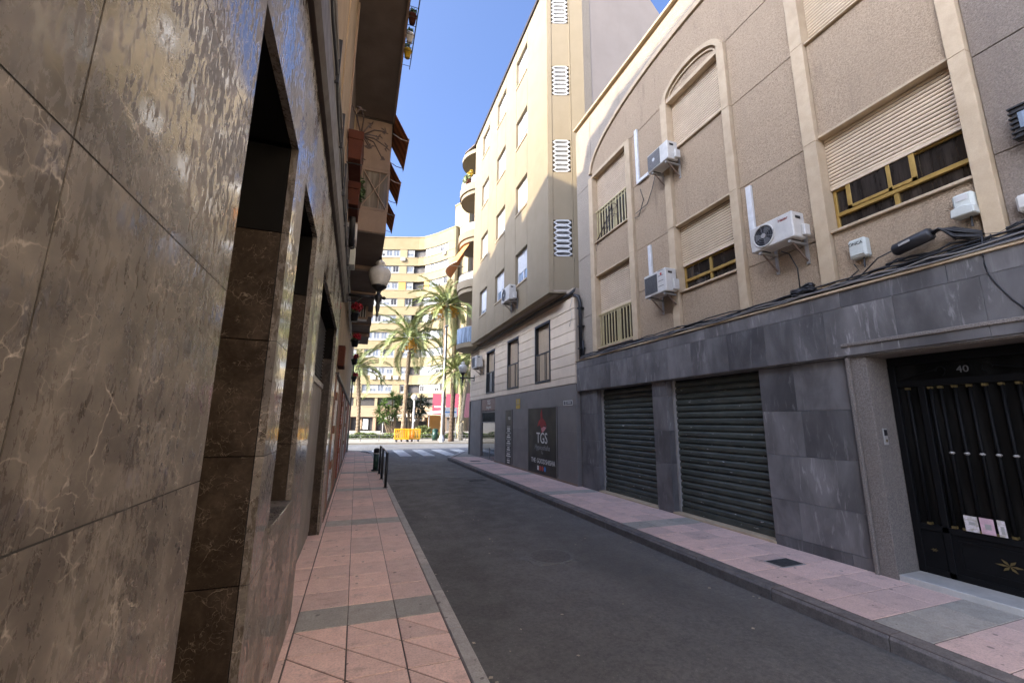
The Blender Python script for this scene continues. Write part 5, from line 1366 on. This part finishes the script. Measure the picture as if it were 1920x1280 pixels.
for k in range(NROW):
    zt = P0 - DP * k
    for idx, (a, b) in enumerate(wl + wc_):
        z0, z1 = zt - 1.62, zt
        if idx < len(wl) and idx % 5 == 4 or (idx == len(wl) + 0 and k in (2,)):
            part('pier', obl(a, b, .05, .3, z0, z1), 'orange_brick' if k == 2 else 'far_pale', fb); continue
        mb = obl(a, b, .18, .30, z0, z1, 0, .14)
        for (e0, e1, za, zb) in ((.86, 1, z0, z1), (.14, .86, z1 - .14, z1), (.14, .86, z0, z0 + .38), (.46, .52, z0 + .38, z1 - .14)):
            m2 = obl(a, b, .18, .30, za, zb, e0, e1); o2 = len(mb.v); mb.v += m2.v; mb.f += [tuple(i + o2 for i in f) for f in m2.f]
        wv = part('window', mb, 'far_white', fb)
        zs_ = rr.choice([z1 - .14, z1 - .14, z1 - .3, z1 - .5, z1 - .8])
        if zs_ > z0 + .5: part('pane', obl(a, b, .23, .26, z0 + .38, zs_, .14, .86), rr.choice(['glass_far', 'glass_far', 'glass']), wv)
        if zs_ < z1 - .2: part('blind', obl(a, b, .20, .225, zs_, z1 - .14, .14, .86), 'far_blind', wv)
# far air conditioners on the spandrels
for k, (idx, row) in enumerate(((9, 0), (16, 0), (17, 1), (15, 0), (8, 7), (9, 7), (10, 7), (7, 7), (6, 7), (16, 1))):
    lst = wl + wc_
    if idx >= len(lst): continue
    a, b = lst[idx]; zt = P0 - DP * row - 1.75
    part('air_conditioner', obl(a, b, -.35, -.02, zt - .62, zt, .2, .8), 'white_plastic', fb)
# mezzanine and ground floor
part('mezzanine_wall', MB().strip(offset(path, .9), 3.9, 5.75, .2), 'far_pink', fb)
part('mezzanine_parapet', MB().strip(offset(path, -.3), 2.25, 4.05, .35), 'far_pink', fb)
part('mezzanine_cap', MB().strip(offset(path, -.36), 4.051, 4.2, .5), 'far_pale', fb)
for idx, (a, b) in enumerate(along(flat, 1.9, 3.0)):
    part('mezzanine_window', obl(a, b, .84, .9, 4.21, 5.6, .1, .52), 'far_dark', fb)
    if idx % 2: part('column', obl(a, b, .1, .5, 4.21, 5.69, .6, .85), 'far_pale', fb)
for idx, (a, b) in enumerate(along(flat + curve, 4.6, 4.4)):
    part('column', obl(a, b, -.1, .45, -.1, 2.24, .0, .12), 'far_pink', fb)
    part('shop_glazing', obl(a, b, .3, .4, .1, 2.0, .35, .55), 'far_pink', fb)
    part('shop_glazing', obl(a, b, .28, .38, .1, 1.9, .6, .8), 'blind', fb)
# stair tower to the right of the curve
tw = thing('brick_stair_tower', 'plain pale brick tower rising beside the curved block', 'building', (17, 76, 0))
part('tower_wall', MB().prism([(14.9, 73.0), (16.75, 69.4), (17.35, 69.7), (21, 78), (17, 82)], 'z', 0, 41.8), 'far_pale', tw)
part('shaded_side_wall', MB().prism([(17.40, 69.72), (18.6, 70.8), (22.5, 79), (21.0, 78)], 'z', 0, 41.2), 'far_pink', tw)  # pink-brown here paints in the shade on this face of the tower
part('tower_cap', MB().prism([(14.8, 73.0), (16.7, 69.25), (17.45, 69.6), (21, 78), (17, 82)], 'z', 41.801, 42.1), 'far_brick', tw)
for k in range(11): part('joint_band', MB().prism([(14.885, 73.0), (16.73, 69.37), (17.36, 69.67), (17.3, 69.8)], 'z', 4 + k * 3.3, 4.12 + k * 3.3), 'far_brick', tw)
rwq = thing('rounded_rear_block', 'rounded pale brick block peeking out behind the corner balconies', 'building', (20, 72, 0))
qp = [(18.7 + 2.2 * (1 - math.cos(a)), 72.5 - 2.2 * math.sin(a)) for a in [i * PI / 16 for i in range(9)]]
for k in range(11): part('spandrel_band', MB().prism(qp + [(30, 70.3), (30, 82), (18.7, 82)], 'z', 1.0 + k * 3.2, 2.9 + k * 3.2), 'far_brick', rwq)
part('body', MB().prism([(19.0 + 2.0 * (1 - math.cos(a)), 72.5 - 1.9 * math.sin(a)) for a in [i * PI / 16 for i in range(9)]] + [(29.8, 70.6), (29.8, 81.8), (19, 81.8)], 'z', 0, 35), 'far_pale', rwq)
# side mass left of the plaza (closes the view past the left corner)
bill = thing('magenta_hoarding', 'magenta and plum hoarding panels on the far building right of the yucca', 'hoarding', (13, 68, 3))
part('panel', MB().prism([(11.2, 67.6), (13.1, 66.9), (13.15, 67.0), (11.25, 67.7)], 'z', 2.6, 5.9), 'magenta', bill)
part('panel', MB().prism([(13.2, 66.86), (15.4, 66.0), (15.45, 66.1), (13.25, 66.96)], 'z', 2.6, 5.9), 'magenta', bill)
part('panel', MB().prism([(15.5, 65.96), (19.5, 64.5), (19.55, 64.6), (15.55, 66.06)], 'z', 2.2, 6.0), 'plum', bill)
part('lettering', MB().prism([(11.5, 67.48), (12.8, 67.0), (12.8, 67.01), (11.5, 67.49)], 'z', 3.75, 3.95), 'ink_white', bill)
part('support', MB().box(13.2, 13.5, 67.2, 67.5, -.1, 2.6).box(18.5, 18.8, 65.2, 65.5, -.1, 2.2), 'far_pink', bill)
cv = thing('terrace_canopy', 'cream canvas terrace canopy in front of the far building', 'canopy', (8, 60, 0))
part('canvas', MB().prism([(3.0, 2.0), (12.0, 3.1), (12.0, 3.2), (3.0, 2.12)], 'y', 56.5, 60.5), 'canvas', cv)
part('canvas_valance', MB().prism([(3.0, 1.75), (12.0, 2.85), (12.0, 3.08), (3.0, 1.99)], 'y', 56.4, 56.48), 'canvas', cv)
for xk in (3.2, 6, 9, 11.8): part('post', MB().tube([(xk, 56.6, 0), (xk, 56.6, 2.0 + (xk - 3) * .12)], .06, 6), 'steel', cv)
part('orange_screen', MB().box(9.4, 11.6, 60.3, 60.4, 0, 2.4), 'orange_brick', cv)
part('dark_screen', MB().box(3.2, 9.2, 60.3, 60.4, 0, 1.6), 'far_dark', cv)
stall = thing('white_kiosk_sign', 'white signboards on a stand between the palms', 'sign', (8.0, 40, 0))
part('board', MB().box(7.6, 9.0, 39.9, 39.95, 2.0, 2.9), 'white', stall)
part('text_line', MB().box(7.7, 8.9, 39.88, 39.899, 2.4, 2.5), 'ink_blue', stall)
part('leg', MB().tube([(7.7, 39.93, 0), (7.7, 39.93, 2.0)], .04, 6), 'steel', stall); part('leg', MB().tube([(8.9, 39.93, 0), (8.9, 39.93, 2.0)], .04, 6), 'steel', stall)

# hedge
hd = thing('clipped_hedge', 'low clipped yellow-green hedge along the far pavement', 'hedge', (6, 41, 0))
rr = random.Random(33); mb = MB()
for q in range(9000):
    x = rr.uniform(-10, 22); top = .46 + .07 * math.sin(x * 2.1) + .05 * math.sin(x * 5.3)
    y = 41 + rr.uniform(-.6, .6); z = rr.uniform(0, top)
    if rr.random() < .5: y = 40.4 + rr.uniform(0, .12)
    elif rr.random() < .6: z = top - rr.uniform(0, .08)
    p = Vector((x, y - .0, z)); a = Vector((rr.gauss(0, 1), rr.gauss(0, 1), rr.gauss(0, 1))).normalized() * .075
    b = a.cross(Vector((rr.gauss(0, 1), rr.gauss(0, 1), rr.gauss(0, 1)))).normalized() * .05
    mb.quad(p - a, p - b, p + a, p + b)
part('foliage', mb, 'hedge', hd)
part('branch_core', MB().box(-10, 22, 40.55, 41.4, -.01, .36), 'leaf', hd)
# low kerb rail
gr = thing('low_railing', 'low thin metal railing along the far kerb', 'railing', (5, 35.2, 0))
for k in range(19): part('post', MB().tube([(-8 + k * 1.4, 35.6, -.01), (-8 + k * 1.4, 35.6, .46)], .025, 5), 'grille', gr)
for zk in (.25, .45): part('bar', MB().tube([(-8, 35.6, zk), (17.2, 35.6, zk)], .014, 5), 'steel', gr)
# yellow barriers
def barrier(x0, y0, mat, label):
    t = thing('crowd_barrier', label, 'barrier', (x0 + 1, y0, 0), 'plastic works barriers on the far kerb')
    w_ = 1.15; h_ = 1.0
    part('frame', MB().box(x0, x0 + w_, y0 - .03, y0 + .03, h_ - .1, h_).box(x0, x0 + w_, y0 - .03, y0 + .03, .16, .28).box(x0, x0 + .08, y0 - .03, y0 + .03, .28, h_ - .1).box(x0 + w_ - .08, x0 + w_, y0 - .03, y0 + .03, .28, h_ - .1), mat, t, .02)
    for k in range(7):
        xk = x0 + .14 + k * (w_ - .28) / 6
        part('slat', MB().box(xk - .035, xk + .035, y0 - .02, y0 + .02, .28, h_ - .1), mat, t)
    for xk in (x0 + .12, x0 + w_ - .22): part('foot', MB().box(xk, xk + .1, y0 - .25, y0 + .25, -.01, .16), 'black', t, .02)
barrier(2.85, 34.5, 'yellow_barrier', 'yellow plastic works barrier, left one of the pair on the far kerb')
barrier(3.75, 34.75, 'yellow_barrier', 'yellow plastic works barrier, right one of the pair on the far kerb')
barrier(3.3, 35.1, 'orange_barrier', 'orange plastic works barrier behind the two yellow ones')

# lamp posts
lpst = thing('tall_lamp_post', 'tall slim white lamp post at the far kerb between two palms', 'lamp post', (6.45, 33.9, 0))
part('pole', MB().tube([(6.45, 33.9, -.01), (6.45, 33.9, 8.6)], .075, 10, .05), 'white', lpst, smooth=True)
part('base', MB().lathe([(.2, 0), (.2, .3), (.12, .5)], (6.45, 33.9, -.01), 12), 'white', lpst)
part('arm', MB().tube([(6.45, 33.9, 8.6), (6.4, 33.5, 8.9), (6.2, 32.6, 9.0)], .04, 6), 'white', lpst, smooth=True)
part('head', MB().box(6.08, 6.32, 32.0, 32.7, 8.95, 9.06), 'grille', lpst, .03)
gpst = thing('globe_lamp_post', 'short white lamp post with round globe before the shaded yucca', 'lamp post', (4.75, 38.5, 0))
part('pole', MB().tube([(4.75, 38.5, 0), (4.75, 38.5, 3.4)], .10, 10, .07), 'white', gpst, smooth=True)
part('globe', MB().lathe([(.08, 0), (.2, .08), (.27, .22), (.27, .33), (.2, .47), (.06, .54)], (4.75, 38.5, 3.4), 16), 'milk_glass', gpst, smooth=True)
gb = thing('green_bin', 'dark green litter bin at the foot of the tall lamp post', 'bin', (6.2, 35.5, 0))
part('body', MB().lathe([(.2, .05), (.24, .85)], (6.2, 35.5, 0), 14), 'green_post', gb, smooth=True)
part('lid', MB().lathe([(.26, .85), (.26, .9), (.14, 1.0)], (6.2, 35.5, 0), 14), 'green_post', gb, smooth=True)

# ---- palms
def frond_mesh(L, droop, seed, nl=34, lw=.035, ll=.55):
    r = random.Random(seed); mb = MB(); pts = []; d = 0.0
    p = Vector((0, 0, 0)); ang = 0
    n = 18
    for i in range(n + 1):
        pts.append(p.copy()); ang = -droop * (i / n) ** 1.25
        p = p + Vector((math.cos(ang), 0, math.sin(ang))) * (L / n)
    mb.tube(pts, .035, 4, .008)
    for i in range(nl):
        t = .12 + .88 * i / (nl - 1); f = t * n; k = min(int(f), n - 1); q = pts[k] + (pts[k + 1] - pts[k]) * (f - k)
        tan = (pts[k + 1] - pts[k]).normalized(); up = Vector((-tan.z, 0, tan.x))
        l_ = ll * (1 - .55 * abs(t - .45) / .55) * r.uniform(.85, 1.15)
        for s_ in (-1, 1):
            dirv = (tan * .75 + Vector((0, s_, 0)) * .8 + up * r.uniform(.15, .5)).normalized() * l_
            tip = q + dirv + Vector((0, 0, -.25 * l_)); mid = q + dirv * .5
            wv = tan * lw
            mb.quad(q - wv * .6, mid - wv, tip, mid + wv, q + wv * .6)
    return mb.mesh('frond')
fm = [frond_mesh(1.0 * 3.6, dr, 50 + i, 34, .045, .62) for i, dr in enumerate((1.0, 1.5, 2.0, .7))]
for me in fm[:3]: me.materials.append(MT['palm'])
fm[3].materials.append(MT['palm_b'])
def palm(x, y, h, rtr, L, nf, trunk_mat, label, lean=(0, 0), fruit=0, seed=0, skirt=True):
    t = thing('palm_tree', label, 'palm tree', (x, y, 0), 'date palms on the plaza')
    r = random.Random(seed)
    pts = []; n = 40
    for i in range(n + 1):
        q = i / n; pts.append((x + lean[0] * q * q, y + lean[1] * q * q, h * q))
    rad = [rtr * (1.25 - .35 * min(1, q_ / 8) + (.10 if q_ % 2 else -.06)) for q_ in range(n + 1)]
    part('trunk', MB().tube(pts, rad, 10), trunk_mat, t)
    top = Vector(pts[-1])
    part('crown_shaft', MB().lathe([(rtr * 1.1, -.9), (rtr * 1.8, -.45), (rtr * 1.9, -.1), (rtr * .9, .35)], top, 12), 'trunk_pale', t, smooth=True)
    for k in range(nf):
        az = k * 2.39996 + r.uniform(-.2, .2); q = k / nf
        el = math.radians(78 - 105 * q + r.uniform(-8, 8))
        sc_ = L / 3.6 * r.uniform(.85, 1.1)
        me = fm[r.choice([0, 1, 1, 2]) if q < .75 else r.choice([2, 3])]
        o = add('frond', me, None, t, top + Vector((0, 0, .1)))
        o.rotation_euler = (Matrix.Rotation(az, 3, 'Z') @ Matrix.Rotation(-el, 3, 'Y')).to_euler(); o.scale = (sc_,) * 3
    for k in range(fruit):
        az = 2 * PI * k / fruit + .4; c = top + Vector((math.cos(az) * .7, math.sin(az) * .7, -.15)); mb = MB()
        for q in range(26):
            e = c + Vector((r.gauss(0, .22), r.gauss(0, .22), -abs(r.gauss(0, .45))))
            mb.tube([top + Vector((math.cos(az) * .3, math.sin(az) * .3, .1)), c + Vector((0, 0, .1)), e], .012, 3)
            for w_ in range(5):
                pz = e + Vector((r.gauss(0, .06), r.gauss(0, .06), r.uniform(-.05, .2))); s_ = .05
                mb.quad(pz + Vector((s_, 0, 0)), pz + Vector((0, s_, 0)), pz - Vector((s_, 0, 0)), pz - Vector((0, s_, 0))); mb.quad(pz + Vector((0, 0, s_)), pz + Vector((s_, 0, 0)), pz - Vector((0, 0, s_)), pz - Vector((s_, 0, 0)))
        part('fruit_cluster', mb, 'palm_fruit', t)
palm(3.95, 38.9, 8.9, .20, 4.3, 36, 'trunk', 'date palm with spreading crown rising behind the yellow barriers', (.25, 0), 3, 1)
palm(6.9, 36.0, 11.6, .19, 3.9, 38, 'trunk', 'tallest date palm with orange fruit clusters beside the lamp post', (-.1, 0), 5, 2)
palm(7.35, 34.6, 5.6, .20, 2.6, 34, 'trunk_dark', 'short date palm with dark trunk right of the lamp post', (.15, 0), 0, 3)
palm(9.4, 40.5, 6.6, .22, 2.5, 30, 'trunk_pale', 'date palm with pale trunk and orange fruit behind the short dark one', (.2, 0), 4, 4)
palm(8.6, 36.4, 7.4, .15, 2.6, 24, 'trunk_pale', 'leaning pale palm trunk beside the charcoal shop corner', (.9, 0), 0, 5)
palm(.2, 41.5, 6.3, .2, 3.2, 30, 'trunk', 'date palm drooping out from behind the left buildings', (-.4, 0), 0, 6)

# ---- yucca clump
def yucca(x, y, heads, mat, label, seed, grp='yuccas in the planting strip'):
    t = thing('yucca_plant', label, 'yucca', (x, y, 0), grp)
    r = random.Random(seed)
    for (dx, dz) in heads:
        hx = x + dx; hz = dz
        part('stem', MB().tube([(x + dx * .25, y, -.01), (x + dx * .6, y, hz * .6), (hx, y, hz)], .09, 6, .06), 'trunk', t)
        mb = MB()
        for q in range(60):
            az = r.uniform(0, 2 * PI); el = math.radians(r.uniform(-50, 85)); l_ = r.uniform(.7, 1.05)
            dv_ = Vector((math.cos(az) * math.cos(el), math.sin(az) * math.cos(el), math.sin(el)))
            sd_ = dv_.cross(Vector((0, 0, 1))); sd_ = (sd_.normalized() if sd_.length > .01 else Vector((1, 0, 0))) * .035
            c = Vector((hx, y, hz)); tip = c + dv_ * l_ + Vector((0, 0, -.12)); mid = c + dv_ * l_ * .5
            mb.quad(c - sd_ * .6, mid - sd_, tip, mid + sd_, c + sd_ * .6)
        part('leaf_rosette', mb, mat, t)
yucca(3.4, 43.5, [(-.9, 3.2), (-.2, 3.9), (-1.3, 2.4), (-.5, 2.6), (.3, 2.9), (.1, 2.1), (-.9, 1.8), (.5, 3.7)], 'yucca', 'spiky yucca left of the palm trunk, leaves painted sunlit green', 1)
yucca(5.2, 44.3, [(-.3, 3.9), (.5, 3.3), (1.1, 2.7), (.1, 2.7), (.8, 2.1), (-.4, 3.0), (1.0, 3.8), (1.5, 3.3)], 'yucca_shaded', 'yucca right of the palm trunk behind the globe lamp, leaves painted shaded', 2)
yl = thing('flowering_shrub', 'yellowish shrub over the hedge right of the globe lamp post', 'shrub', (6.2, 42.5, 0))
leafy(yl, (6.2, 42.4, .75), .9, .5, .45, 700, 'palm_b', 81, .11)
part('stem', MB().tube([(6.2, 42.4, 0), (6.2, 42.4, .7)], .05, 6), 'trunk', yl)
